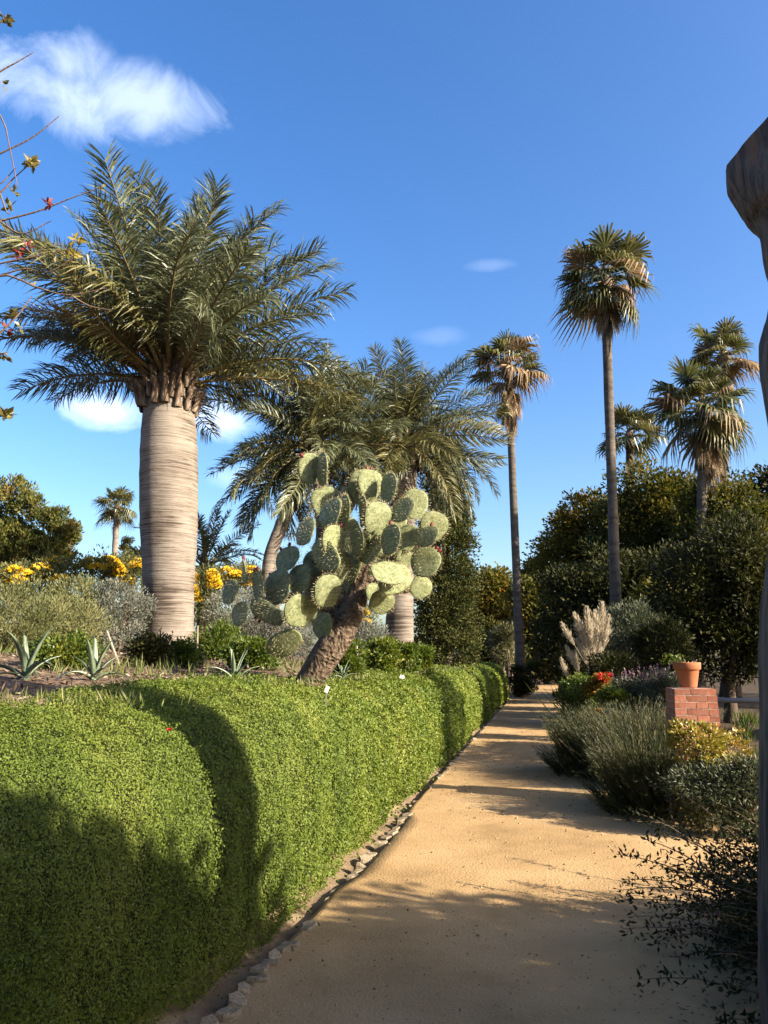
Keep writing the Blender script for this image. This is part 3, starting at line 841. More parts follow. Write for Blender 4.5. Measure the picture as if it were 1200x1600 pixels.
fan_palm('tallest fan palm, its slim grey trunk rising above the pampas grass and grey shrub', gnd(962, 23.5), at(945, 440, 23.5), .18, .14, 1.0, 50, 41, skirt=18, dryp=.22, el_lo=-62)
fan_palm('lone fan palm at the far end of the bank with a half-brown shaggy crown', gnd(812, 34.5), at(794, 578, 34.5), .25, .16, 1.25, 38, 42, skirt=40, dryp=.5, el_lo=-30, skirtlen=2.4)
fan_palm('fan palm with a thick straw-coloured skirt in front of another palm crown at right', gnd(1086, 31), at(1098, 640, 31), .26, .18, 1.3, 48, 43, skirt=38, dryp=.16, el_lo=-55, skirtlen=2.2)
fan_palm('rearmost fan palm, only its upper crown seen beside the rough wooden post', gnd(1128, 37), at(1130, 560, 37), .26, .18, 1.2, 42, 44, skirt=16, dryp=.2, el_lo=-30)
fan_palm('green fan palm crown poking out of the tree tops behind the tallest trunk', gnd(985, 36), at(984, 685, 36), .26, .18, 1.05, 34, 45, skirt=5, dryp=.03, el_lo=-35)
bF = at(180, 888, 46); bF.z = bz(bF.x, bF.y) - .2
fan_palm('small distant fan palm with pale trunk left of the thick ringed palm', bF, at(183, 795, 46), .22, .19, .98, 34, 46, skirt=3, dryp=.02, el_lo=-40, tm='jtrunk')
# tall palm standing out of frame to the right
fan_palm('fan palm standing among the trees to the right', (13.5, 20.5, 0), (13.5, 20.5, 11), .2, .16, 1.1, 36, 47, skirt=14)

# dark date palm at the left edge of the tree mass
gD = frond_set(2.6, .42, .034, (M['tree_dark'], M['tree_dark']), 600, hang=.3, npair=56, rr=.03, vee=.5)
bD = gnd(905, 42)
feather_palm('date_palm', 'dark date palm arching out of the left edge of the tree mass', bD, [bD, at(905, 950, 42), at(903, 880, 42)], [.3, .26, .28], gD, 40, 29, el_hi=80, el_lo=-30, boots=False, scale=1.0)

# ------------------------------------------------------------------ prickly pear
def pad_mesh(seed, w=1.0):
    """unit pad: length 1 along z from the base, width w, thickness about .12"""
    g = np.random.default_rng(seed)
    nz, na = 11, 18
    V = []
    for k in range(nz):
        t = k / (nz - 1); a = math.pi * t
        zz = .5 - .5 * math.cos(a)
        half = math.sin(a) ** .8 * .5 * w * (1 + .16 * (zz - .5)) + (.04 if 0 < k < 3 else 0)
        th = .043 * (math.sin(a) ** .5 if 0 < k < nz - 1 else 0) + .004
        if k == 0: half, th = .07, .03
        bow = .035 * math.sin(zz * 3.1 + seed)
        for j in range(na):
            b = 2 * math.pi * j / na
            V.append((math.copysign(abs(math.cos(b)) ** .8, math.cos(b)) * half * (1 + .02 * g.normal()), math.copysign(abs(math.sin(b)) ** .9, math.sin(b)) * th + bow, zz))
    q = [(k * na + j, k * na + (j + 1) % na, (k + 1) * na + (j + 1) % na, (k + 1) * na + j) for k in range(nz - 1) for j in range(na)]
    V += [(0, .035 * math.sin(seed), 0), (0, .035 * math.sin(3.1 + seed), 1)]
    t = [(nz * na, (j + 1) % na, j) for j in range(na)] + [(nz * na + 1, (nz - 1) * na + j, (nz - 1) * na + (j + 1) % na) for j in range(na)]
    mb = MB().add(V, q, t)
    # spines: clusters over both faces and along the rim
    P, D = [], []
    for sgn in (-1, 1):
        for a in np.arange(-.5, .5, .105):
            for b in np.arange(.08, 1, .105):
                x = a + (.05 if int(b / .105) % 2 else 0) + g.normal() * .008; r = ((x / (.5 * w)) ** 2 + ((b - .5) / .5) ** 2)
                if r > .93: continue
                for s in range(2):
                    P.append((x, sgn * .06 * (1 - r * .6) + .035 * math.sin(b * 3.1 + seed), b)); D.append((x * .6 + g.normal() * .45, sgn * 1., (b - .5) * .6 + g.normal() * .45))
    for j in range(46):
        an = 2 * math.pi * j / 46
        for s in range(3):
            P.append((math.cos(an) * .5 * w, .035 * math.sin((.5 + .5 * math.sin(an)) * 3.1 + seed) + g.normal() * .015, .5 + .5 * math.sin(an)))
            D.append((math.cos(an) + g.normal() * .3, g.normal() * .45, math.sin(an) + g.normal() * .3))
    P, D = np.array(P), np.array(D)
    ms = MB(); leaves(ms, P, D, g.normal(size=(len(P), 3)), g.uniform(.07, .14, len(P)), .012, g.random(len(P)))
    return mb, ms


PADS = []
for i, w in enumerate((.78, .86, .95, .7)):
    a, b = pad_mesh(i, w)
    PADS.append((a.mesh('pad', M['pad'], True), b.mesh('spines', M['spine']), w))


def fruit_mesh():
    mb = MB(); tube(mb, [(0, 0, -.1), (0, 0, .1), (0, 0, .45), (0, 0, .8), (0, 0, 1), (0, 0, .9)], [.12, .3, .42, .38, .26, .02], 8)
    return mb.mesh('fruit', M['cactus_fruit'], True)


FR = fruit_mesh()
CY = 7.4
cb = at(480, 1078, CY)
cactus = thing('prickly_pear', 'big prickly pear cactus with leaning bark-covered trunk and many round spiny pads', 'cactus', cb)
mb = MB()
tube(mb, spline([at(474, 1090, CY) - cb, at(488, 1058, CY) - cb, at(512, 1018, CY + .02) - cb, at(540, 975, CY + .05) - cb, at(556, 935, CY + .08) - cb, at(566, 900, CY + .1) - cb], 40),
     spline([(.165, 0, 0), (.135, 0, 0), (.145, 0, 0), (.13, 0, 0), (.11, 0, 0), (.08, 0, 0)], 40)[:, 0], 30, rough=.09, seed=71)
ctrunk = mb.obj('trunk', M['cbark'], cactus, True)
for br in ([(556, 935), (590, 895), (625, 870), (650, 850)], [(548, 950), (520, 915), (500, 880), (500, 850)], [(560, 915), (575, 870), (585, 830), (590, 790)], [(540, 965), (500, 940), (450, 935), (410, 940)], [(500, 880), (505, 830), (500, 780), (495, 750)], [(590, 895), (600, 905), (612, 920), (640, 920)]):
    k = rnd.uniform(-.1, .25); mb = MB()
    tube(mb, spline([at(a, b, CY + .1 + k * i / 3) - cb for i, (a, b) in enumerate(br)], 14), np.linspace(.085, .045, 14), 10, rough=.12, seed=int(br[0][0]))
    mb.obj('branch', M['cbark'], cactus, True)

view = (at(540, 900, CY) - Vector((0, 0, EYE))); view.z = 0; view.normalize()
CR = view.cross(Vector((0, 0, 1))).normalized(); CU = Vector((0, 0, 1)); CN = -view


def add_pad(px, py, w, h, tilt, yaw, pitch, dy, fruits=()):
    Y = CY + dy; m = pxm(Y, px, py)
    tilt, yaw, pitch = R(tilt), R(yaw), R(pitch)
    z = CU * math.cos(tilt) + CR * math.sin(tilt); x = CR * math.cos(tilt) - CU * math.sin(tilt); nrm = CN.copy()
    # yaw about the pad's own length, positive turns the face to the right (towards the sun)
    q = Matrix.Rotation(yaw, 3, z); x = q @ x; nrm = q @ nrm
    q = Matrix.Rotation(pitch, 3, x); z = q @ z; nrm = q @ nrm
    Lm = h * m / max(math.cos(pitch), .5); Wm = w * m / max(math.cos(yaw), .5)
    me, ms, w0 = PADS[rnd.randrange(4)]
    c = at(px, py, Y) - cb
    o = put('pad', me, cactus)
    mat = Matrix((x, -nrm, z)).transposed().to_4x4(); mat.translation = c - z * Lm * .5
    o.matrix_local = mat @ Matrix.Diagonal((Wm / w0, Lm, Lm, 1))
    s = put('spines', ms, o, kind='stuff')
    for f in fruits:                       # angle round the rim, 0 = top
        a = R(f); dirv = z * math.cos(a) + x * math.sin(a)
        fo = put('fruit', FR, cactus); fo.location = c + z * (math.cos(a) * Lm * .47) + x * (math.sin(a) * Wm * .47)
        fo.rotation_euler = dirv.to_track_quat('Z', 'Y').to_euler(); fo.scale = (.04, .04, .05)


def c5(x, y): return 430 + x / 4.286, 700 + y / 4.286
def c2(x, y): return 300 + x / 2.5, 680 + y / 2.5


k5, k2 = 1 / 4.286, 1 / 2.5
for (x, y, w, h, ti, ya, pi, dy, fr) in [
    (232, 135, 150, 205, 3, 25, 8, .02, (-48,)), (318, 140, 85, 225, -3, -62, 0, .0, ()),
    (595, 262, 215, 240, -4, 5, 10, .1, (12, 25)), (640, 235, 170, 180, 4, 30, 5, .0, ()), (755, 265, 100, 200, 8, -58, 0, -.05, ()),
    (345, 360, 205, 205, -8, 20, 10, .05, ()), (475, 365, 120, 225, 12, 35, 0, .1, (-20,)), (372, 435, 155, 190, -12, -45, -25, -.2, ()), (455, 425, 90, 225, 6, -62, 0, -.15, ()),
    (205, 560, 130, 185, -4, -42, -20, -.2, ()), (395, 622, 148, 210, -3, 42, 12, -.28, (25,)), (338, 722, 165, 235, -52, -30, -28, -.32, ()), (262, 765, 170, 175, -20, -30, -20, .15, ()),
    (440, 800, 112, 215, 8, 40, 8, -.1, ()), (525, 790, 110, 215, 14, -40, 0, .05, ()), (350, 957, 178, 215, -6, 40, 14, -.38, ()), (172, 1086, 204, 218, 4, 42, 14, -.42, ()),
    (685, 472, 185, 225, 2, 28, 10, -.2, ()), (850, 412, 142, 178, 6, -45, -20, -.12, ()), (940, 375, 180, 205, 10, 12, 4, .1, ()), (1065, 522, 195, 190, 14, 35, 10, .05, ()), (1022, 592, 128, 145, 3, -45, -22, -.12, (0,)),
    (770, 612, 120, 205, -2, -55, -10, -.3, (-8,)), (545, 620, 100, 210, -4, -66, 0, -.2, ()), (655, 672, 105, 235, 28, -58, 0, -.1, ()), (885, 600, 150, 190, 14, -20, -15, .1, ()),
    (1005, 762, 195, 205, 6, -25, -12, -.05, (32, 45)), (862, 748, 110, 140, 6, 30, 10, .1, ()), (758, 832, 175, 215, 72, -25, -34, -.38, ()), (800, 880, 190, 235, 62, 5, -20, -.25, ()),
    (975, 932, 145, 155, 40, 10, -6, .1, ()), (712, 1032, 165, 165, 20, 40, 12, -.1, ()), (655, 965, 100, 120, -10, 35, 8, 0, ()), (585, 425, 70, 210, 2, -70, 0, -.1, ()), (600, 640, 70, 240, 10, 62, 0, -.05, ()),
    (320, 1130, 170, 150, -40, 20, -20, .1, ()), (720, 700, 160, 190, 18, 0, 0, .3, ()), (480, 560, 180, 200, -10, 0, 0, .35, ()), (800, 520, 170, 200, 12, 0, 0, .35, ()), (560, 880, 160, 160, 5, -20, 0, .25, ()), (475, 680, 190, 220, 0, -30, -10, .2, ()), (262, 915, 170, 190, -15, -35, -10, .15, ()), (465, 915, 150, 190, -10, -40, -15, .12, ()), (600, 760, 150, 190, 5, -45, -10, .15, ()),
]:
    add_pad(*c5(x, y), w * k5, h * k5, ti, ya, pi, dy, fr)
for (x, y, w, h, ti, ya, pi, dy, fr) in [
    (370, 482, 100, 98, -6, -40, -18, .05, (-35, 3)), (420, 560, 92, 112, -4, -42, -15, .0, ()), (335, 592, 112, 130, -20, -40, -22, -.05, (-30,)), (255, 590, 56, 124, -6, -62, 0, -.1, (-12, 14)), (207, 535, 26, 95, -8, -70, 0, -.05, (0,)),
    (148, 613, 72, 92, -5, -42, -15, -.1, ()), (188, 697, 76, 88, -14, -42, -20, -.1, ()), (292, 690, 78, 145, -74, -25, -30, -.15, (-60, -75)), (360, 812, 98, 132, -136, -25, -30, -.3, ()), (512, 745, 84, 84, -30, -45, -20, -.05, ()),
]:
    add_pad(*c2(x, y), w * k2, h * k2, ti, ya, pi, dy, fr)

# ------------------------------------------------------------------ leafy trees and shrubs
def clumps(g, blobs):
    """clump centres spread through the outer half of ellipsoids: (cx,cy,cz,rx,ry,rz,n)"""
    C, O = [], []
    for (cx, cy, cz, rx, ry, rz, n) in blobs:
        d = rdir(n, g); r = g.uniform(.40, 1.0, n) ** .6 * np.where(g.random(n) < .12, 1.14, 1)
        C.append(np.array([cx, cy, cz]) + d * r[:, None] * [rx, ry, rz]); O.append(d)
    return np.concatenate(C), np.concatenate(O)


def foliage(mb, g, C, O, cr, per, L, Wd, up=.3, out=.6, flat=.75, mat=0, vspread=.17, vbase=.5, stretch=None):
    n = len(C) * per
    c = np.repeat(C, per, 0); o = np.repeat(O, per, 0)
    crr = np.repeat(cr * g.uniform(.7, 1.3, len(C)), per)
    off = rdir(n, g) * (g.random(n) ** .45)[:, None] * crr[:, None] * [1, 1, flat]
    if stretch is not None: off = off * stretch
    P = c + off
    D = o * out + unit(off + 1e-6) * .7 + rdir(n, g) * .8 + np.array([0, 0, up])
    v = np.clip(vbase + np.repeat(g.normal(size=len(C)) * .17, per) + vspread * g.normal(size=n), 0, 1)
    leaves(mb, P, D, unit(off + 1e-6) + .6 * rdir(n, g) + np.array([0, 0, .5]), L * g.uniform(.7, 1.3, n), Wd * g.uniform(.7, 1.3, n), v, mat)


def leafy_tree(name, label, base, trunk_h, tr, blobs, mat, seed, cr=.55, per=60, L=.16, Wd=.08, cat='tree', up=.2, flat=.75, out=.5, limbs=10, group=None, tmat='bark', vbase=.5, part='crown', stretch=None):
    g = np.random.default_rng(seed); rr = random.Random(seed)
    T = thing(name, label, cat, base, group)
    C, O = clumps(g, blobs)
    mb = MB()
    top = Vector((rr.uniform(-.1, .1), rr.uniform(-.1, .1), trunk_h))
    tube(mb, spline([(0, 0, -.15), (top.x * .5 + .05, 0, trunk_h * .4), (top.x, top.y, trunk_h)], 8), np.linspace(tr, tr * .6, 8), 9, rough=.12, seed=seed)
    for k in range(limbs):
        c = Vector(C[rr.randrange(len(C))]); m = top.lerp(c, .5) + Vector((rr.uniform(-.2, .2), rr.uniform(-.2, .2), .1)) * trunk_h * .15
        tube(mb, spline([top * .8, m, c], 6), np.linspace(tr * .5, tr * .08, 6), 5)
    mb.obj('trunk' if part == 'crown' else 'stem', M[tmat], T, True)
    mb = MB(); foliage(mb, g, C, O, cr, per, L, Wd, up, out, flat, vbase=vbase, stretch=stretch)
    mb.obj(part, M[mat], T)
    return T


def tree_at(name, label, px, Y, z0, blobs_px, mat, seed, **kw):
    """blobs given as (px,py,half width px,half height px,n) at distance Y"""
    b = at(px, 1000, Y); b.z = z0
    bl = []
    for (x, y, rx, ry, n, *dy) in blobs_px:
        c = at(x, y, Y + (dy[0] if dy else 0)) - b; m = pxm(Y, x, y)
        bl.append((c.x, c.y, c.z, rx * m, max(rx, ry) * m * .8, ry * m, n))
    return leafy_tree(name, label, b, kw.pop('trunk_h', max(.3, min(x[2] for x in bl))), kw.pop('tr', .2), bl, mat, seed, **kw)


# the tree mass on the right
tree_at('broadleaf_tree', 'big tree with orange-tipped crown at the left of the right-hand tree mass', 925, 38, 0,
        [(915, 830, 55, 60, 90), (880, 900, 40, 90, 80), (960, 860, 60, 90, 110), (930, 960, 60, 70, 80)], 'tree_autumn', 701, cr=.62, per=75, L=.2, Wd=.11, tr=.3, vbase=.55)
tree_at('broadleaf_tree', 'round olive-green tree behind the tallest palm trunk', 1010, 35, 0,
        [(1015, 800, 70, 75, 130), (985, 850, 60, 80, 90), (1050, 830, 55, 80, 90), (1010, 920, 80, 80, 110)], 'tree_olive', 702, cr=.6, per=80, L=.18, Wd=.10, tr=.3, vbase=.55)
tree_at('broadleaf_tree', 'dark olive tree below the straw-skirted palm, next to the wooden post', 1140, 32, 0,
        [(1130, 810, 65, 65, 110), (1180, 850, 55, 75, 90), (1100, 870, 60, 80, 90), (1150, 930, 75, 80, 110)], 'tree_olive', 703, cr=.55, per=80, L=.17, Wd=.09, tr=.28, vbase=.52)
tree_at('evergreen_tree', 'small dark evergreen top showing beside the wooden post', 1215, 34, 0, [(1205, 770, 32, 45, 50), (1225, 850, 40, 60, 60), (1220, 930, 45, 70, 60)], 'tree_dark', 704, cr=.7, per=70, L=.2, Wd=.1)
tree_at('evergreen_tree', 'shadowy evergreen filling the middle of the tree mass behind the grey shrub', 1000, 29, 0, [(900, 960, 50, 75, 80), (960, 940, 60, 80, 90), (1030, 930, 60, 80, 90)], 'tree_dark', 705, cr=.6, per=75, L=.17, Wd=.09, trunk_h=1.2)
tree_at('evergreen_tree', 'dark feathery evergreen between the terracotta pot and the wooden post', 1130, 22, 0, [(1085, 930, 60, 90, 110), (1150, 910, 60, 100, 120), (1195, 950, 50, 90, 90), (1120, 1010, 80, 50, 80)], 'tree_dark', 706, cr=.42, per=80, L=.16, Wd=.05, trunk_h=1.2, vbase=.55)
tree_at('palm_shrub', 'shrub with glossy lit leaves deep in the shade left of the post', 1060, 25, 0, [(1060, 950, 55, 45, 40), (1100, 960, 40, 40, 30)], 'tree_olive', 707, cr=.5, per=40, L=.34, Wd=.10, cat='shrub', trunk_h=.8, part='foliage', vbase=.7)
# beyond the end of the path
tree_at('broadleaf_tree', 'distant tree with orange top right of the columnar conifer', 775, 62, 0, [(770, 930, 32, 36, 90), (745, 960, 30, 45, 70), (790, 985, 34, 48, 90)], 'tree_autumn', 711, cr=.9, per=70, L=.34, Wd=.19, vbase=.5)
tree_at('broadleaf_tree', 'distant yellow-green tree between the palm trunk and the dark trees', 836, 58, 0, [(830, 945, 30, 38, 90), (855, 975, 28, 50, 80), (835, 1000, 35, 40, 80)], 'tree_olive', 712, cr=.8, per=70, L=.32, Wd=.18, vbase=.72)
tree_at('layered_conifer', 'distant dark layered conifer above the yellow-green tree', 838, 80, 0, [(838, 880, 8, 8, 14), (838, 892, 18, 6, 24), (838, 905, 26, 7, 34), (836, 920, 32, 8, 40), (838, 940, 34, 14, 50)], 'tree_dark', 713, cr=.9, per=60, L=.4, Wd=.14, flat=.4)
tree_at('broadleaf_tree', 'dark leafy tree at the far end of the path', 880, 50, 0, [(870, 1000, 30, 40, 80), (905, 985, 40, 50, 90)], 'tree_dark', 714, cr=.8, per=70, L=.26, Wd=.15)
tree_at('broadleaf_tree', 'low olive shrub tree behind the rounded end of the bank', 760, 44, 0, [(750, 1005, 34, 34, 70), (785, 1015, 22, 24, 40)], 'tree_olive', 715, cr=.6, per=60, L=.22, Wd=.12, vbase=.5)
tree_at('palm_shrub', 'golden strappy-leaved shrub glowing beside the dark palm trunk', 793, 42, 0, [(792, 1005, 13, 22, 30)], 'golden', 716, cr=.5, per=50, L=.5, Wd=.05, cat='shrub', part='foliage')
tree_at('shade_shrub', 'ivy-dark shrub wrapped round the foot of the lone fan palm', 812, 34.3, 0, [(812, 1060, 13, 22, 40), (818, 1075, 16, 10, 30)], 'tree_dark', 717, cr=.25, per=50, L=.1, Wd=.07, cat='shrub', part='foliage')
tree_at('shade_shrub', 'row of low sapling shrubs closing the far end of the path', 850, 52, 0, [(835, 1050, 16, 16, 30), (862, 1048, 16, 18, 30), (885, 1050, 16, 18, 30)], 'tree_olive', 718, cr=.4, per=45, L=.2, Wd=.1, cat='shrub', part='foliage')

# out of the frame to the right: the garden's trees go on (they shade the path)
for k, (x, y, h, r, m) in enumerate([(6.6, 11.8, 6.4, 1.45, 'tree_dark'), (9.5, 17.5, 6.0, 1.3, 'tree_olive'), (15, 29, 8.5, 3.0, 'tree_olive'), (22, 34, 9, 3.4, 'tree_dark'), (21, 24, 7, 2.6, 'tree_olive')]):
    leafy_tree('broadleaf_tree', ['upright evergreen standing right of the brick pillar', 'slender olive tree behind the upright evergreen', 'wide olive tree at the right end of the tree mass', 'large dark tree behind the wide olive tree', 'olive tree furthest right of the garden'][k], (x, y, 0), h * .35, .18,
               [(0, 0, h * .62, r, r, h * .36, int(50 * r + 40)), (.2, -.1, h * .35, r * .9, r * .9, h * .25, int(30 * r + 20))], m, 730 + k, cr=.45, per=60, L=.15, Wd=.08)
leafy_tree('broadleaf_tree', 'spreading small tree right of the path beside the viewer, shading the foreground', (6.3, 1.35, 0), 1.2, .12,
           [(0, .6, 2.5, 1.5, 2.2, 1.6, 150), (0, -.5, 3.3, 1.4, 1.4, 1.3, 100), (0, -2.0, 3.5, 1.6, 1.9, 2.1, 150), (-.2, 1.6, 1.9, 1.1, 1.3, .9, 60), (0, -4.5, 2.8, 1.5, 2.0, 2.0, 80)], 'tree_olive', 741, cr=.42, per=105, L=.16, Wd=.095)

# unseen trees added behind the viewer to cut skylight on the foreground
for k, (x, y, h, r) in enumerate([(3.6, -5.5, 8.5, 3.4), (-3.2, -6.5, 8.0, 3.2), (8.5, -7.0, 8.5, 3.0)]):
    leafy_tree('broadleaf_tree', ['tall spreading tree right behind the viewer', 'tall spreading tree left behind the viewer', 'tall tree behind the small tree that shades the foreground'][k], (x, y, 0 if x > -2 else 1.3), h * .4, .22,
               [(0, 0, h * .66, r, r, h * .3, 120)], 'tree_dark', 745 + k, cr=.6, per=45, L=.26, Wd=.15)

# columnar conifer
b = at(690, 1000, 20); b.z = bz(b.x, 20) - .1
cbl = []
g = random.Random(8)
for k in range(13):
    t = k / 12; w = 54 * math.sin(math.pi * min(1, .30 + .70 * t) ** .9) ** .5 if t < .96 else 14
    cbl.append((696 + 3 * math.sin(k * 1.7), 1018 - t * 305, w * (1 - .22 * t) * 1.04, 24, int(60)))
tree_at('columnar_conifer', 'dense dark columnar conifer right of the cactus', 692, 20, b.z, cbl, 'ivygreen', 751, cr=.24, per=62, L=.075, Wd=.045, trunk_h=1.0, tr=.25, flat=.9, up=.5, out=.8)

# ---- left bed shrubs
def bush(name, label, px, py, Y, rx, ry, mat, seed, zoff=0, **kw):
    """shrub whose middle shows at px,py"""
    c = at(px, py, Y); m = pxm(Y, px, py); z0 = bz(c.x, Y) if c.x < -1.9 else 0
    b = Vector((c.x, Y, z0 + zoff)); cz = max(c.z - b.z, .05)
    n = kw.pop('n', 60)
    return leafy_tree(name, label, b, kw.pop('trunk_h', cz * .5), kw.pop('tr', .03), [(0, 0, cz, rx * m, kw.pop('depth', rx * m), ry * m, n)] + ([(0, 0, cz * .4, rx * m * .95, rx * m * .95, cz * .45, n // 2)] if cz > ry * m * .7 else []), mat, seed, cat=kw.pop('cat', 'shrub'), part='foliage', tmat='wood', limbs=kw.pop('limbs', 14), **kw)


tree_at('copper_tipped_tree', 'bushy tree with coppery upright shoots at the left edge above the yellow daisies', 40, 17, bz(-12, 17) - .1,
        [(15, 850, 30, 42, 120), (45, 862, 30, 36, 120), (85, 868, 26, 30, 90), (-20, 845, 40, 50, 120), (108, 840, 10, 14, 14), (8, 778, 5, 30, 22), (24, 772, 4, 28, 20), (42, 785, 5, 30, 20), (60, 800, 5, 26, 18), (78, 812, 5, 26, 18), (94, 812, 5, 24, 16), (113, 828, 4, 14, 10)], 'leftbush', 761, cr=.17, per=48, L=.10, Wd=.045, up=.9, tr=.1, trunk_h=.6, vbase=.5)


def daisies(T, g, blobs, n, s=.055):
    C = []
    for (cx, cy, cz, rx, ry, rz, w) in blobs:
        d = rdir(int(n * w), g); d[:, 2] = np.abs(d[:, 2]); d[:, 1] -= .5; d = unit(d)
        C.append(np.array([cx, cy, cz]) + d * [rx, ry, rz] * 1.02)
    C = np.concatenate(C); k = len(C); mb = MB()
    ax = unit(rdir(k, g) * .5 + np.array([.35, -.5, .8]))
    a = unit(np.cross(ax, rdir(k, g))); b = np.cross(ax, a)
    for j in range(7):
        an = j / 7 * 6.283; dd = a * math.cos(an) + b * math.sin(an)
        leaves(mb, C, dd + ax * .15, ax, s * .55, s * .30, np.clip(.4 + .25 * g.normal(size=k), 0, 1))
    return mb.obj('flowers', M['petal_yellow'], T)


def daisy_bush(label, px, py, Y, rx, ry, seed, nfl, mat='sage', vb=.3):
    T = bush('daisy_bush', label, px, py, Y, rx, ry, mat, seed, cr=.22, per=55, L=.07, Wd=.022, n=55, vbase=vb, up=.6)
    g = np.random.default_rng(seed + 1); m = pxm(Y, px, py); c = at(px, py, Y); cz = c.z - T.location.z
    gg = np.random.default_rng(seed)
    sub = []
    for k in range(7):
        d = rdir(1, gg)[0]; d[2] = d[2] * .8 + .15; d[1] = -abs(d[1])
        sub.append((d[0] * rx * m * .75, d[1] * rx * m * .75, cz + d[2] * ry * m * .8, rx * m * .36, rx * m * .36, ry * m * .34, 1 / 7))
    daisies(T, g, sub, nfl * 3, s=.095)
    return T


for i, (px, py, Y, rx, ry, nf, lb) in enumerate([
    (20, 905, 12, 34, 22, 90, 'yellow daisy bush at the left edge under the copper-tipped tree'),
    (90, 900, 12.5, 42, 26, 80, 'yellow daisy bush thin in flower in front of the copper-tipped tree'),
    (160, 895, 13, 36, 24, 150, 'yellow daisy bush below the small distant fan palm'),
    (205, 900, 13.5, 30, 26, 220, 'yellow daisy bush touching the left side of the thick ringed trunk'),
    (318, 925, 13.2, 26, 42, 420, 'tall yellow daisy bush in full flower right of the thick ringed trunk'),
    (380, 905, 14.5, 34, 24, 150, 'yellow daisy bush behind the lowest left cactus pads'),
    (565, 975, 14, 16, 22, 40, 'small rusty yellow daisy bush seen under the cactus trunk')]):
    daisy_bush(lb, px, py, Y, rx, ry, 800 + i * 3, nf)

for i, (px, py, Y, rx, ry, mat, kw, lb) in enumerate([
    (25, 965, 8.6, 70, 55, 'sage', dict(L=.05, Wd=.014, cr=.18, per=90, up=1.1, n=85), 'feathery yellow-green shrub filling the left edge of the bed'),
    (105, 975, 9.4, 60, 48, 'sage', dict(L=.05, Wd=.014, cr=.17, per=90, up=1.1, n=75), 'feathery yellow-green shrub between the left-edge shrub and the silvery one'),
    (120, 930, 11, 40, 26, 'sage', dict(L=.06, Wd=.016, cr=.17, per=70, up=1.0, n=55), 'sage-coloured shrub behind the feathery ones under the daisies'),
    (185, 950, 11.3, 48, 40, 'silver', dict(L=.05, Wd=.016, cr=.16, per=90, up=.8, n=80), 'silvery shrub left of the thick ringed trunk'),
    (375, 960, 12.6, 50, 40, 'silver', dict(L=.05, Wd=.016, cr=.16, per=80, up=.8, n=80), 'silvery shrub behind the left cactus pads'),
    (455, 985, 12.8, 40, 34, 'silver', dict(L=.05, Wd=.016, cr=.16, per=80, up=.8, n=60), 'silvery shrub behind the cactus trunk'),
    (575, 1000, 13, 30, 26, 'silver', dict(L=.05, Wd=.016, cr=.15, per=80, up=.8, n=50), 'silvery shrub left of the straight pale palm trunk'),
    (345, 1005, 10.5, 34, 26, 'bright', dict(L=.06, Wd=.02, cr=.16, per=60, up=1.0, n=50), 'grassy green clump right of the foot of the thick ringed trunk'),
    (100, 1022, 6.8, 38, 28, 'bright', dict(L=.045, Wd=.026, cr=.12, per=70, n=55), 'lush green leafy clump behind the two left agaves'),
    (240, 1022, 7.8, 34, 24, 'tree_dark', dict(L=.05, Wd=.024, cr=.12, per=70, n=50, vbase=.8), 'dark fern-like clump at the foot of the thick ringed trunk'),
    (288, 1026, 7.9, 18, 18, 'bright', dict(L=.045, Wd=.024, cr=.10, per=60, n=30), 'small bright green clump right of the dark fern-like one'),
    (392, 1022, 8.6, 36, 22, 'bright', dict(L=.045, Wd=.026, cr=.12, per=70, n=50), 'bright green leafy clump behind the agave nearest the cactus'),
    (545, 1025, 9.5, 18, 26, 'bright', dict(L=.05, Wd=.022, cr=.12, per=60, n=36), 'grassy green clump just right of the cactus trunk'),
    (596, 1019, 12, 28, 16, 'bright', dict(L=.055, Wd=.03, cr=.14, per=70, n=40), 'rounded green clump at the foot of the straight pale palm trunk'),
    (634, 1022, 12.5, 16, 12, 'bright', dict(L=.055, Wd=.03, cr=.12, per=60, n=26), 'smaller green clump right of the rounded one'),
    (658, 1023, 13, 15, 11, 'bright', dict(L=.055, Wd=.03, cr=.12, per=60, n=26), 'low green clump at the foot of the columnar conifer')]):
    bush('bed_shrub', lb, px, py, Y, rx, ry, mat, 840 + i, **kw)

tree_at('slim_cypress', 'tiny dark pointed cypress right of the small distant fan palm', 199, 48, 3.0, [(199, 868, 7, 20, 30), (199, 850, 4, 12, 12), (199, 890, 9, 14, 20)], 'tree_dark', 871, cr=.3, per=50, L=.15, Wd=.07, up=1.0)
tree_at('broadleaf_tree', 'small dark treetop touching the thick trunk on its left', 218, 44, 3.0, [(216, 875, 10, 18, 24)], 'tree_dark', 872, cr=.45, per=50, L=.18, Wd=.1)

# ---- agaves
def agave_leaf(seed, bend):
    g = np.random.default_rng(seed); n = 9; V = []
    a = 0; x = z = 0
    for k in range(n):
        t = k / (n - 1); w = .062 * (1 - t) ** .6 * (1 + .5 * math.sin(min(t * 2.2, 3.1))) + .001; an = -bend * t ** 1.3
        if k: x += math.cos(an) / (n - 1); z += math.sin(an) / (n - 1)
        V += [(x, -w, z + w * .45), (x, 0, z - .012), (x, w, z + w * .45), (x, 0, z - .03 * (1 - t) - .012)]
    q = []
    for k in range(n - 1):
        for j in range(4): q.append((k * 4 + j, k * 4 + (j + 1) % 4, (k + 1) * 4 + (j + 1) % 4, (k + 1) * 4 + j))
    return MB().add(V, q).mesh('leaf', M['agave'], True)


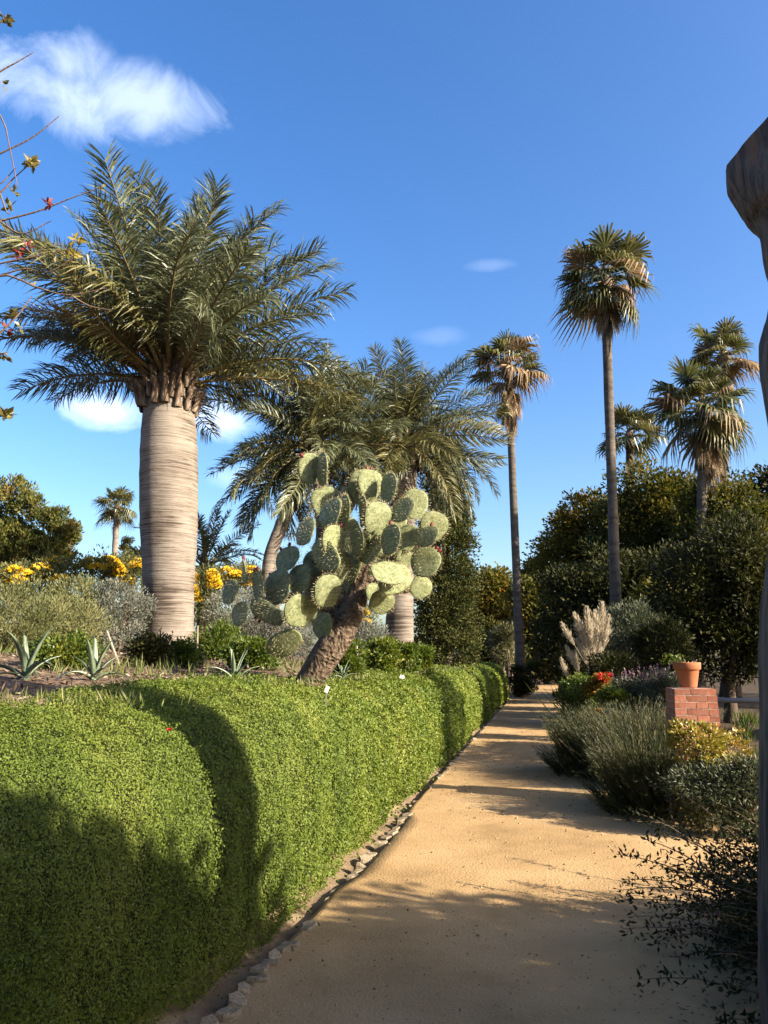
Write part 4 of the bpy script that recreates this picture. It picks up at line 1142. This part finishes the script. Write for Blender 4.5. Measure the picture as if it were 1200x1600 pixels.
AG = [agave_leaf(i, b) for i, b in enumerate((.35, .9, 1.5, 1.9))]
for i, (px, py, Y, s, n, lb) in enumerate([(38, 1075, 5.0, .34, 8, 'large grey-green agave with arching leaves at the left edge of the bed'), (146, 1068, 5.4, .27, 9, 'grey-green agave with arching leaves, second from the left'), (366, 1064, 6.6, .24, 12, 'stiff spiky agave left of the cactus trunk'), (535, 1052, 8.6, .2, 9, 'small pale agave just right of the cactus trunk')]):
    c = at(px, py, Y); T = thing('agave', lb, 'agave', (c.x, Y, max(bz(c.x, Y) - .01, 1.36)), 'agaves along the top of the bank'); g = random.Random(90 + i)
    for j in range(n):
        t = j / n; o = put('leaf', AG[min(3, int(t * (4 if i < 2 else 2.6)))], T); az = j * 2.4 + g.uniform(-.2, .2)
        orient(o, (0, 0, .01), az, R(80 - 46 * t + g.uniform(-10, 10))); k = s * g.uniform(.95, 1.45); o.scale = (k, k, k)

# ---- grass tufts and weeds along the crest (stuff)
g = np.random.default_rng(93); mb = MB(); n = 5200
Yg = 2.5 + 22 * g.random(n) ** 1.2; Xg = CREST_X - .15 + .35 * g.normal(size=n); cl_ = np.sin(Yg * 2.1) + np.sin(Yg * .9 + 1) + .5 * np.sin(Yg * 5.3)
k = cl_ > -.2; Yg, Xg = Yg[k], Xg[k]; n = len(Yg)
P = np.stack([Xg, Yg, np.maximum(bedz(Xg, Yg), 1.375) - .01], 1)
leaves(mb, P, np.array([[0, 0, 1.]]) + .55 * rdir(n, g), rdir(n, g), g.uniform(.03, .11, n), .007 * np.clip(Yg / 6, 1, 2.5), g.random(n))
o = mb.obj('crest_grass', M['grassblade'], kind='stuff'); tag(o, 'short grass and weeds along the top edge of the green bank', 'grass')
mb = MB(); n = 3500
Yg = 4.5 + 9 * g.random(n); Xg = CREST_X - .9 - 3.4 * g.random(n); k = (np.sin(Yg * 1.7 + Xg) + np.sin(Xg * 2.9)) > .35; Yg, Xg = Yg[k], Xg[k]; n = len(Yg)
P = np.stack([Xg, Yg, bedz(Xg, Yg) - .01], 1); leaves(mb, P, np.array([[0, 0, 1.]]) + .5 * rdir(n, g), rdir(n, g), g.uniform(.06, .2, n), .011, g.random(n))
o = mb.obj('bed_grass', M['grassblade'], kind='stuff'); tag(o, 'taller grass growing between the shrubs of the raised bed', 'grass')


# ---- stakes and plant tags
def stick(name, label, cat, a, b, r, mat, n=6):
    a, b = Vector(a), Vector(b); o = MB(); tube(o, [Vector((0, 0, 0)), (b - a) * .5, b - a], [r, r * .95, r * .8], n, rough=.05); ob = o.obj(name, M[mat]); ob.location = a
    return tag(ob, label, cat)


stick('wooden_stake', 'leaning pale wooden stake between the silvery shrub and dark fern-like clump', 'stake', at(187, 1042, 7.2), at(167, 986, 7.2), .014, 'stake')
stick('wooden_stake', 'thin upright stake right of the thick ringed trunk', 'stake', at(308, 1035, 8.6), at(309, 978, 8.6), .010, 'stake')
stick('wooden_stake', 'thin upright stake under the right side of the cactus trunk', 'stake', at(559, 1040, 9.6), at(557, 1000, 9.6), .012, 'stake')
stick('wooden_stake', 'pale pole leaning on the far end of the green bank', 'stake', at(784, 1098, 31.2), at(779, 1056, 31.0), .035, 'stake')


def plant_tag(label, px, py, Y, w, h, tilt):
    c = at(px, py, Y); T = thing('plant_tag', label, 'plant tag', c)
    mb = MB(); v = np.array([(x, y, z) for x in (-w / 2, w / 2) for y in (-.003, .003) for z in (0, h)]); mb.add(v, [(0, 1, 3, 2), (4, 6, 7, 5), (0, 4, 5, 1), (2, 3, 7, 6), (0, 2, 6, 4), (1, 5, 7, 3)])
    o = mb.obj('plate', M['tagwhite'], T); o.rotation_euler = (R(-20), tilt, YAW + .3)
    mb = MB(); tube(mb, [(0, .006, -.12), (0, .006, 0), (0, .006, h * .4)], .004, 5); mb.obj('spike', M['rail'], T)
    return T


plant_tag('small tilted white plant tag at the foot of the cactus', 509, 1082, 6.6, .03, .06, .45)
plant_tag('small grey-white plant tag on top of the bank below the columnar conifer', 628, 1060, 11.2, .07, .05, .1)

# ------------------------------------------------------------------ right bed
def reedy_shrub(label, X, Y, h, w, n, seed, mat='reedy', lean=(0, 0), gold=.0):
    g = np.random.default_rng(seed); T = thing('reedy_shrub', label, 'shrub', (X, Y, -.02))
    mb = MB(); val = np.clip(.42 + .2 * g.normal(size=n), 0, 1)
    b = np.stack([g.normal(size=n) * w * .22, g.normal(size=n) * w * .22, np.zeros(n)], 1)
    b = np.clip(b, -.36 * w, .36 * w)
    d = unit(np.stack([b[:, 0] * 1.6 / w + g.normal(size=n) * .30 + lean[0], b[:, 1] * 1.6 / w + g.normal(size=n) * .30 + lean[1], np.full(n, 1.0)], 1))
    d[:, :2] = np.clip(d[:, :2], -.36, .36); d = unit(d); L = h * g.uniform(.55, 1.08, n)
    low = g.random(n) < .36; b[low] *= 1.55; L[low] *= g.uniform(.3, .65, low.sum()); d[low] = unit(d[low] + np.stack([b[low, 0] * .8 / w, b[low, 1] * .8 / w, 0 * b[low, 0]], 1))
    # stems as two-piece blades with side needles
    m1 = b + d * L[:, None] * .55; d2 = unit(d + np.stack([d[:, 0], d[:, 1], -.2 * np.ones(n)], 1) * .25 + .1 * rdir(n, g)); tip = m1 + d2 * L[:, None] * .45
    s = unit(np.cross(d, rdir(n, g))) * .004
    v = np.stack([b - s, b + s, m1 + s, m1 - s], 1).reshape(-1, 3); mb.add(v, np.arange(len(v)).reshape(-1, 4), None, val * .6)
    v = np.stack([m1 - s, m1 + s, tip], 1).reshape(-1, 3); mb.add(v, None, np.arange(len(v)).reshape(-1, 3), val)
    for k in range(10):
        t = .06 + .94 * g.random(n) ** .8; P = np.where((t < .55)[:, None], b + d * (L * t)[:, None], m1 + d2 * (L * (t - .55))[:, None])
        leaves(mb, P, d2 * 1.0 + .55 * rdir(n, g), rdir(n, g), g.uniform(.04, .085, n), .0065, np.clip(val + .12 * g.normal(size=n), 0, 1))
    mb.obj('foliage', M[mat], T)
    mb = MB()
    for k in range(12):
        a = g.normal(size=2) * w * .15; tube(mb, [(a[0], a[1], 0), (a[0] * 1.8, a[1] * 1.8, h * .3), (a[0] * 2.6, a[1] * 2.6, h * .6)], [.012, .008, .004], 5)
    mb.obj('stem', M['wood'], T)
    return T


for i, (px, Y, h, w, n, lb, ln) in enumerate([
    (925, 11.8, .98, .85, 2300, 'reedy shrub with golden tips leaning over the path', (-.06, -.08)),
    (970, 11.3, 1.0, .85, 2300, 'reedy shrub in the middle of the row left of the brick pillar', (-.05, -.1)),
    (1018, 10.7, 1.12, .85, 2300, 'tall reedy shrub touching the left side of the brick pillar', (0, 0)),
    (1000, 9.1, .92, .62, 2000, 'bushy reedy shrub in front of the row, nearest the viewer', (-.05, -.05)),
    (1040, 8.9, .62, .8, 900, 'low reedy shrub at the front foot of the brick pillar', (0, -.1)),
    (940, 13.6, .9, .9, 900, 'shaded reedy shrub behind the golden-tipped one', (0, 0))]):
    c = at(px, 1100, Y); reedy_shrub(lb, c.x, Y, h, w, n, 900 + i, lean=ln)

RB = [
    (905, 1080, 16.5, 30, 20, 'bright', dict(L=.06, Wd=.028, cr=.14, per=80, n=60, vbase=.35), 'bright green ferny clump at the right edge of the path'),
    (938, 1072, 16, 20, 16, 'tree_autumn', dict(L=.06, Wd=.035, cr=.12, per=60, n=34, vbase=.7), 'low orange-leaved plant carrying red flowers'),
    (955, 1090, 14.6, 20, 10, 'bright', dict(L=.07, Wd=.05, cr=.12, per=50, n=24, vbase=.75), 'lime-green low plant in front of the violet flower spikes'),
    (985, 1080, 15, 26, 18, 'oliveshrub', dict(L=.06, Wd=.02, cr=.13, per=70, n=50), 'grey-green sage with violet flower spikes, left one of the pair'),
    (1030, 1074, 14.5, 30, 22, 'oliveshrub', dict(L=.06, Wd=.02, cr=.13, per=70, n=60), 'grey-green sage with violet flower spikes, right behind the pot pillar'),
    (985, 990, 21, 50, 45, 'oliveshrub', dict(L=.10, Wd=.025, cr=.28, per=95, n=85, up=.7), 'airy grey olive-like shrub at the foot of the tallest palm'),
    (1035, 1010, 20, 40, 40, 'tree_dark', dict(L=.10, Wd=.04, cr=.25, per=80, n=70), 'dark shrub behind the terracotta pot'),
    (890, 1050, 20, 20, 25, 'tree_dark', dict(L=.10, Wd=.03, cr=.2, per=70, n=45, up=.8), 'dark grassy shrub below the pampas plumes at the path edge'),
    (955, 1045, 19, 30, 22, 'tree_dark', dict(L=.09, Wd=.03, cr=.2, per=70, n=50), 'dark shrub below the airy grey one'),
    (1090, 1160, 8.3, 38, 34, 'aeon', dict(L=.05, Wd=.03, cr=.075, per=26, n=70, out=.9, flat=.5), 'yellow-green succulent shrub in front of the brick pillar'),
    (1135, 1175, 8.6, 30, 34, 'aeon', dict(L=.045, Wd=.026, cr=.08, per=22, n=50, out=.9, flat=.5, vbase=.65), 'reddish yellow succulent shrub right of the brick pillar'),
    (1110, 1225, 8.0, 60, 26, 'oliveshrub', dict(L=.05, Wd=.014, cr=.12, per=60, n=70, vbase=.3), 'low straggly olive-grey shrub under the succulents'),
    (1165, 1225, 7.9, 30, 34, 'oliveshrub', dict(L=.05, Wd=.014, cr=.12, per=60, n=50, vbase=.35), 'straggly grey shrub beside the wooden post'),
    (1160, 1140, 10.5, 22, 16, 'bright', dict(L=.14, Wd=.012, cr=.09, per=20, n=12, up=2.2, vbase=.3), 'upright bright green strappy plant below the rail')]


def spike_mesh(seed):
    g = np.random.default_rng(seed); mb = MB(); n = 34; t = g.random(n); d = np.array([0, 0, 1.])
    P = d * (t * .28)[:, None] + .012 * (1 - .5 * t)[:, None] * rdir(n, g); leaves(mb, P, d * .6 + rdir(n, g), rdir(n, g), .028, .018, g.random(n))
    tube(mb, [(0, 0, -.12), (0, 0, .1), (0, 0, .26)], .003, 4, .1)
    return mb.mesh('flower_spike', M['petal_violet'])


SPK = [spike_mesh(i) for i in range(3)]
for i, (px, py, Y, rx, ry, mat, kw, lb) in enumerate(RB):
    T = bush('bed_shrub', lb, px, py, Y, rx, ry, mat, 920 + i, **kw)
    g = np.random.default_rng(960 + i); m = pxm(Y, px, py); c = at(px, py, Y); cz = c.z - T.location.z
    if 'violet' in lb and 'sage' in lb:
        for k in range(13):
            o = put('flower_spike', SPK[k % 3], T); o.location = (g.normal() * rx * m * .55, g.normal() * rx * m * .4 - .1, cz + ry * m * g.uniform(.2, .7)); o.rotation_euler = (g.normal() * .3, g.normal() * .3 - .15, g.uniform(0, 6))
    if 'red flowers' in lb:
        mb = MB()
        for k in range(7):
            p = np.array([rx * m * g.uniform(-.1, .9), -.15 + g.normal() * .1, cz + ry * m * g.uniform(.5, 1.05)]); n = 22; P = p + .045 * rdir(n, g); leaves(mb, P, rdir(n, g), rdir(n, g), .05, .04, g.random(n))
        mb.obj('flowers', M['leaf_red'], T)

# pampas grass
c = at(925, 1030, 19.6); T = thing('pampas_grass', 'pampas grass with cream feathery plumes in front of the dark trees', 'grass', (c.x, 19.6, 0))
g = np.random.default_rng(990); mb = MB(); n = 900
leaves(mb, np.stack([g.normal(size=n) * .25, g.normal(size=n) * .25, np.zeros(n)], 1), np.stack([g.normal(size=n) * .5, g.normal(size=n) * .5, np.ones(n)], 1), rdir(n, g), g.uniform(.7, 1.5, n), .022, g.random(n) * .6)
mb.obj('blades', M['grassblade'], T)


def plume_mesh(seed):
    g = np.random.default_rng(seed); mb = MB(); n = 620; t = g.random(n)
    r = .085 * np.sin(np.pi * np.clip(t * .9 + .08, 0, 1)) ** .8
    P = np.stack([g.normal(size=n) * r * .5, g.normal(size=n) * r * .5, t * .72], 1)
    D = np.stack([P[:, 0] * 4, P[:, 1] * 4, np.full(n, 1.0)], 1) + .35 * rdir(n, g); leaves(mb, P, D, rdir(n, g), .12, .014, g.random(n))
    tube(mb, [(0, 0, -1.6), (0, 0, -.6), (0, 0, .1)], .008, 5, .2)
    return mb.mesh('plume', M['plume'])


PLM = [plume_mesh(991 + i) for i in range(3)]
for i, (px, py, s, ti) in enumerate([(888, 992, .8, -.5), (907, 985, 1.05, -.3), (914, 1005, .95, -.25), (921, 980, 1.15, -.1), (930, 984, 1.1, .04), (939, 974, 1.2, .1), (947, 988, 1.0, .2), (910, 1020, .85, -.35), (926, 1012, .9, 0), (937, 1014, .9, .12), (893, 1028, .75, -.4), (901, 1036, .7, -.1), (882, 1045, .65, -.3)]):
    p = at(px, py, 19.3 + .2 * (i % 3)) - T.location; o = put('plume', PLM[i % 3], T); o.rotation_euler = (rnd.uniform(-.1, .1), ti, rnd.uniform(0, 6))
    o.rotation_euler = (Matrix.Rotation(ti, 3, 'Y')).to_euler(); o.scale = (s, s, s); o.location = p - Vector((math.sin(ti), 0, math.cos(ti))) * .36 * s

# ---- brick pillar with terracotta pot
PY = 9.2
ptl = at(1051, 1076, PY); ptr = at(1117, 1076, PY)
PW = ptr.x - ptl.x; PH = ptl.z; PD = PW
pil = thing('brick_pillar', 'tapering red brick pillar carrying the terracotta pot', 'pillar', ((ptl.x + ptr.x) / 2, PY + PD / 2, 0), rz=R(4))
rows = 18; rh = PH / rows; j = .008


def boxmesh(sx, sy, sz, seed, mat):
    g = np.random.default_rng(seed); e = .0015; V = []
    pts = []
    for z, k in ((0, 1), (e, 0), (sz - e, 0), (sz, 1)):
        ix = e if k else 0
        pts += [(-sx / 2 + ix, -sy / 2 + ix, z), (sx / 2 - ix, -sy / 2 + ix, z), (sx / 2 - ix, sy / 2 - ix, z), (-sx / 2 + ix, sy / 2 - ix, z)]
    V = np.array(pts) + g.normal(size=(16, 3)) * .0012
    q = [(a * 4 + k, a * 4 + (k + 1) % 4, a * 4 + 4 + (k + 1) % 4, a * 4 + 4 + k) for a in range(3) for k in range(4)] + [(3, 2, 1, 0), (12, 13, 14, 15)]
    return MB().add(V, q).mesh('brick', mat)


g = random.Random(77)
mb = MB(); 
wb = PW * 1.22
v = []
for z, w in ((0, wb), (PH - .004, PW)):
    h = w / 2 - .004; v += [(-h, -h, z), (h, -h, z), (h, h, z), (-h, h, z)]
mb.add(v, [(0, 1, 5, 4), (1, 2, 6, 5), (2, 3, 7, 6), (3, 0, 4, 7), (4, 5, 6, 7)]); mb.obj('mortar', M['mortar'], pil)
for r_ in range(rows):
    w = wb + (PW - wb) * (r_ + .5) / rows; z = r_ * rh + j / 2; h = rh - j; dp = .10
    half = (r_ % 2 == 0)
    for side in range(4):
        a = side * math.pi / 2
        usable = w - dp
        cuts = [0, .36, 1] if half else [0, .64, 1]
        if r_ == rows - 1: cuts = [0, .5, 1]
        for c0, c1 in zip(cuts[:-1], cuts[1:]):
            L = (c1 - c0) * usable - j; cx = -w / 2 + (c0 + c1) / 2 * usable; cy_ = -w / 2 + dp / 2
            if c0 == 0: L += j / 2; cx -= j / 4
            o = put('brick', boxmesh(L, dp, h, g.randrange(999), M['brick']), pil)
            o.location = (cx * math.cos(a) - cy_ * math.sin(a), cx * math.sin(a) + cy_ * math.cos(a), z); o.rotation_euler.z = a + g.gauss(0, .006)
# top courses close the middle
o = put('brick', boxmesh(PW - .22, PW - .22, rh - .004, 5, M['brick']), pil); o.location = (0, 0, PH - rh)

pc = at(1076, 1074, PY + .2); pr = 20.5 * pxm(PY + .2, 1076, 1050)
pot = thing('terracotta_pot', 'terracotta flower pot on top of the brick pillar', 'flower pot', (pc.x, PY + .22, PH + .006))
hp = pr * 1.88
prof = [(.0, .0), (pr * .60, 0), (pr * .64, .01), (pr * .86, hp * .70), (pr * .87, hp * .71), (pr * .97, hp * .715), (pr * 1.0, hp * .74), (pr * 1.02, hp * .97), (pr * 1.0, hp), (pr * .90, hp), (pr * .88, hp * .97), (pr * .86, hp * .88)]


def lathe(mb, prof, n=32):
    V = [(r * math.cos(2 * math.pi * k / n), r * math.sin(2 * math.pi * k / n), z) for r, z in prof for k in range(n)]
    mb.add(V, [(a * n + k, a * n + (k + 1) % n, (a + 1) * n + (k + 1) % n, (a + 1) * n + k) for a in range(len(prof) - 1) for k in range(n)])


mb = MB(); lathe(mb, prof[:6]); lathe(mb, prof[5:]); mb.obj('body', M['terracotta'], pot, True)
mb = MB(); lathe(mb, [(0, hp * .92), (pr * .5, hp * .93), (pr * .87, hp * .89)]); mb.obj('soil', M['mulch'], pot, True)
g = np.random.default_rng(12); mb = MB()
for k in range(9):
    a = g.uniform(0, 6.28); l = g.uniform(.05, .14)
    tube(mb, [(math.cos(a) * pr * .3, math.sin(a) * pr * .3, hp * .9), (math.cos(a) * (pr * .5 + l * .4), math.sin(a) * (pr * .5 + l * .4), hp * .95 + l * .35)], [.006, .004], 5)
mb.obj('stem', M['stake'], pot)
mb = MB(); n = 130; leaves(mb, np.array([-pr * .9, 0, hp * 1.12]) + g.normal(size=(n, 3)) * [.07, .05, .028], rdir(n, g) + [-.5, 0, .3], rdir(n, g) + [0, 0, 1], .045, .018, g.random(n)); mb.obj('leaves', M['bright'], pot)

# rail between posts behind the pillar
ra, rb = at(1112, 1094, 11.5), at(1260, 1098, 11.5)
rail = thing('fence_rail', 'low grey wooden rail running right from the brick pillar', 'fence', (ra.x, 11.5, 0))
mb = MB(); tube(mb, [Vector((0, 0, ra.z)), Vector((1.0, .02, ra.z - .004)), Vector((rb.x - ra.x + .8, 0, ra.z - .01))], .035, 8, rough=.05, seed=3); mb.obj('rail', M['rail'], rail, True)
for x in (-.02, 1.4):
    mb = MB(); tube(mb, [(x, .07, -.05), (x, .07, .5), (x, .07, ra.z + .06)], .045, 8, rough=.06, seed=4); mb.obj('post', M['bark'], rail, True)

# ---- near twiggy shrub on the right
g = np.random.default_rng(55)
T = thing('twiggy_shrub', 'dark twiggy shrub spilling onto the path beside the wooden post', 'shrub', (1.75, 4.75, 0))
mb, ml = MB(), MB()
for k in range(400):
    a = g.normal() * .75 + math.pi * .96; L = g.uniform(.4, 1.25) * (1.0 if math.cos(a) < -.4 else .8); rise = g.uniform(.05, .95) ** 1.1
    b0 = np.array([g.normal() * .22 + .1, g.normal() * .4, 0])
    d = np.array([math.cos(a), math.sin(a) * .9, rise]); d /= np.linalg.norm(d)
    pts = [b0, b0 + d * L * .4 + [0, 0, .05], b0 + d * L * .75 + [0, 0, .03], b0 + d * L + [0, 0, -.05 * L]]
    pts = np.array(pts); pts[:, 2] = np.maximum(pts[:, 2], .015); sp = spline(pts, 7)
    tube(mb, sp, np.linspace(.0065, .0018, 7), 4, cap=False)
    nl = int(85 * L); t = .2 + .8 * g.random(nl); idx = t * 6; i0 = np.minimum(idx.astype(int), 5); P = sp[i0] + (sp[i0 + 1] - sp[i0]) * (idx - i0)[:, None]
    P = P + .02 * g.normal(size=(nl, 3)); P[:, 2] = np.maximum(P[:, 2], .01)
    leaves(ml, P, d * .5 + rdir(nl, g), rdir(nl, g) + [0, 0, .6], g.uniform(.024, .05, nl), .015, g.random(nl))
mb.obj('stem', M['wood'], T); ml.obj('foliage', M['nearshrub'], T)
# leaf litter below it
n = 1300; mb = MB(); X_ = 1.35 + .38 * g.normal(size=n); Y_ = 4.0 + .55 * g.normal(size=n)
leaves(mb, np.stack([X_, Y_, .02 + .015 * g.random(n)], 1), rdir(n, g) * [1, 1, .2], np.array([[0, 0, 1.]]) + .5 * rdir(n, g), g.uniform(.02, .05, n), .014, g.random(n) * .4)
o = mb.obj('leaf_litter', M['chip'], kind='stuff'); tag(o, 'dark dry leaf litter under the twiggy shrub by the post', 'leaf litter')

# ---- gnarled wooden post at the right edge
PYp = 3.45
left = [(1330, 1182), (1560, 1182), (1400, 1182), (1300, 1180), (1150, 1178), (1050, 1178), (950, 1182), (880, 1190), (800, 1197), (700, 1198), (620, 1190), (560, 1182), (515, 1185), (470, 1197), (430, 1197), (400, 1190), (345, 1181), (315, 1152), (285, 1135), (262, 1127), (235, 1127), (205, 1130), (175, 1134), (145, 1138), (115, 1142), (90, 1146)]
left = left[1:]
base = at(1285, 1560, PYp); base.z = 0
post = thing('gnarled_post', 'gnarled weathered wooden post with a swollen sawn top at the right edge', 'post', base)
n = 150; L2 = spline([(a, b, 0) for a, b in left], n)
V = []; na = 60
HW = spline([(x, 0, 0) for x in (112, 108, 106, 105, 105, 104, 100, 97, 96, 99, 104, 105, 99, 96, 98, 108, 124, 134, 138, 138, 138, 138, 138, 138, 138)], n)[:, 0]
for k in range(n):
    y, lx = L2[k][0], L2[k][1]; hw = HW[k]
    c = at(lx + hw * 1.16, y, PYp) - base; r = hw * pxm(PYp, lx, y)
    for a in range(na):
        an = 2 * math.pi * a / na
        bump = 1 + .05 * math.sin(an * 3 + k * .045) + .035 * math.sin(an * 7 - k * .075) + .02 * math.sin(an * 11 + k * .19) + .022 * math.sin(an * 13 + 1.5 * math.sin(k * .041))
        if math.cos(an) < -.9: bump = 1 + (bump - 1) * .4
        V.append((c.x + math.cos(an) * r * bump, c.y + math.sin(an) * r * bump * (.95 - .45 * min(1, max(0, (330 - y) / 80))), c.z + (-.02 if k == 0 else 0)))
V = np.array(V); V[:na, 2] = -.05
ax = np.repeat(V.reshape(n, na, 3).mean(1), na, axis=0); rd = V - ax; rd[:, 2] = 0
crack = -np.abs(wob(V * [1, 1, .16], 3.2, 81)) * .05 - np.abs(wob(V * [1, 1, .2], 7.5, 82)) * .035 + .03 * wob(V, 1.3, 83)
V = V + rd * crack[:, None]
cut0 = at(1129, 268, PYp) - base          # slanted saw cut through the top
V[:, 2] = np.minimum(V[:, 2], cut0.z + (V[:, 0] - cut0.x) * .95 + .008 * wob(V * [1, 1, 0], 6, 84))
top = V[-na:].mean(0) + [.03, 0, .01]
q = [(k * na + a, k * na + (a + 1) % na, (k + 1) * na + (a + 1) % na, (k + 1) * na + a) for k in range(n - 1) for a in range(na)]
V = np.vstack([V, top]); t = [((n - 1) * na + a, (n - 1) * na + (a + 1) % na, n * na) for a in range(na)]
mb = MB(); mb.add(V, q, t); mb.obj('log', M['post'], post, True)

# ------------------------------------------------------------------ twigs reaching in from the left
TY = 4.0
tb = Vector((-4.0, 3.7, bz(-4.0, 3.7)))
tw = thing('budding_tree', 'twiggy small tree reaching budding branches in from the left edge', 'tree', tb)
mb = MB(); tube(mb, spline([(0, 0, -.1), (.05, 0, .8), (-.03, .05, 1.7), (.05, .1, 2.6), (.1, .1, 3.6)], 16), np.linspace(.07, .03, 16), 9, rough=.08, seed=5); mb.obj('trunk', M['wood'], tw, True)
g = np.random.default_rng(66); mb, ml = MB(), MB()
TW = [[(-300, 330), (-60, 152), (0, 112), (25, 98), (52, 82)], [(-300, 420), (-60, 268), (0, 240), (50, 215), (92, 182)], [(-60, 100), (0, 180), (15, 230), (27, 290)], [(-300, 560), (-80, 370), (0, 302), (20, 280), (45, 258)],
      [(-300, 560), (-80, 372), (0, 346), (60, 330), (110, 310), (160, 292)], [(-300, 620), (-80, 470), (0, 430), (60, 450), (110, 461), (165, 450)], [(110, 461), (140, 478), (175, 485)], [(-300, 600), (-50, 430), (0, 412), (50, 402), (118, 388)],
      [(-300, 720), (-60, 570), (0, 520), (30, 490), (50, 462)], [(-300, 240), (-60, 80), (0, 35), (10, 22)], [(-300, 800), (-60, 640), (0, 645), (14, 652)], [(-300, 700), (-60, 560), (0, 552), (12, 556)], [(0, 346), (35, 365), (80, 345)], [(0, 430), (40, 420), (75, 425), (120, 400)], [(0, 302), (10, 330), (16, 335)], [(-60, 300), (-5, 290), (25, 262)]]
for k, t in enumerate(TW):
    pts = [at(a, b, TY + .12 * math.sin(k * 2.1) + .0006 * a) - tb for a, b in t]
    if t[0][0] < -250: pts = [Vector((.05, .1, min(3.4, max(.6, pts[0].z - .15))))] + pts
    sp = spline(pts, 18); tube(mb, sp, np.linspace(.012 if t[0][0] < -250 else .006, .0028, 18), 5, cap=False)
mb.obj('branch', M['wood'], tw, True)
for (px, py, n, r, mt) in [(8, 32, 16, .04, 0), (47, 258, 18, .045, 0), (14, 322, 12, .035, 0), (20, 300, 8, .03, 0), (120, 376, 12, .035, 2), (118, 398, 9, .03, 2), (18, 495, 12, .04, 0), (5, 555, 12, .035, 0), (10, 652, 16, .04, 0), (30, 510, 8, .03, 0), (75, 318, 9, .03, 1), (30, 400, 8, .03, 1), (45, 385, 8, .03, 1), (12, 515, 8, .03, 1), (52, 448, 6, .02, 2), (160, 292, 5, .015, 2), (5, 130, 6, .03, 0), (85, 400, 7, .03, 0)]:
    p = np.array(tuple(at(px, py, TY + .0006 * px) - tb)); r *= 1.3; P = p + .3 * r * rdir(n, g)
    leaves(ml, P, rdir(n, g) + [0, 0, .35], rdir(n, g) + [.3, -.5, .3], r * g.uniform(.9, 1.6, n), r * .75, g.random(n), mt)
ml.obj('leaves', [M['budleaf'], M['budred'], M['budyellow']], tw)

# ------------------------------------------------------------------ end
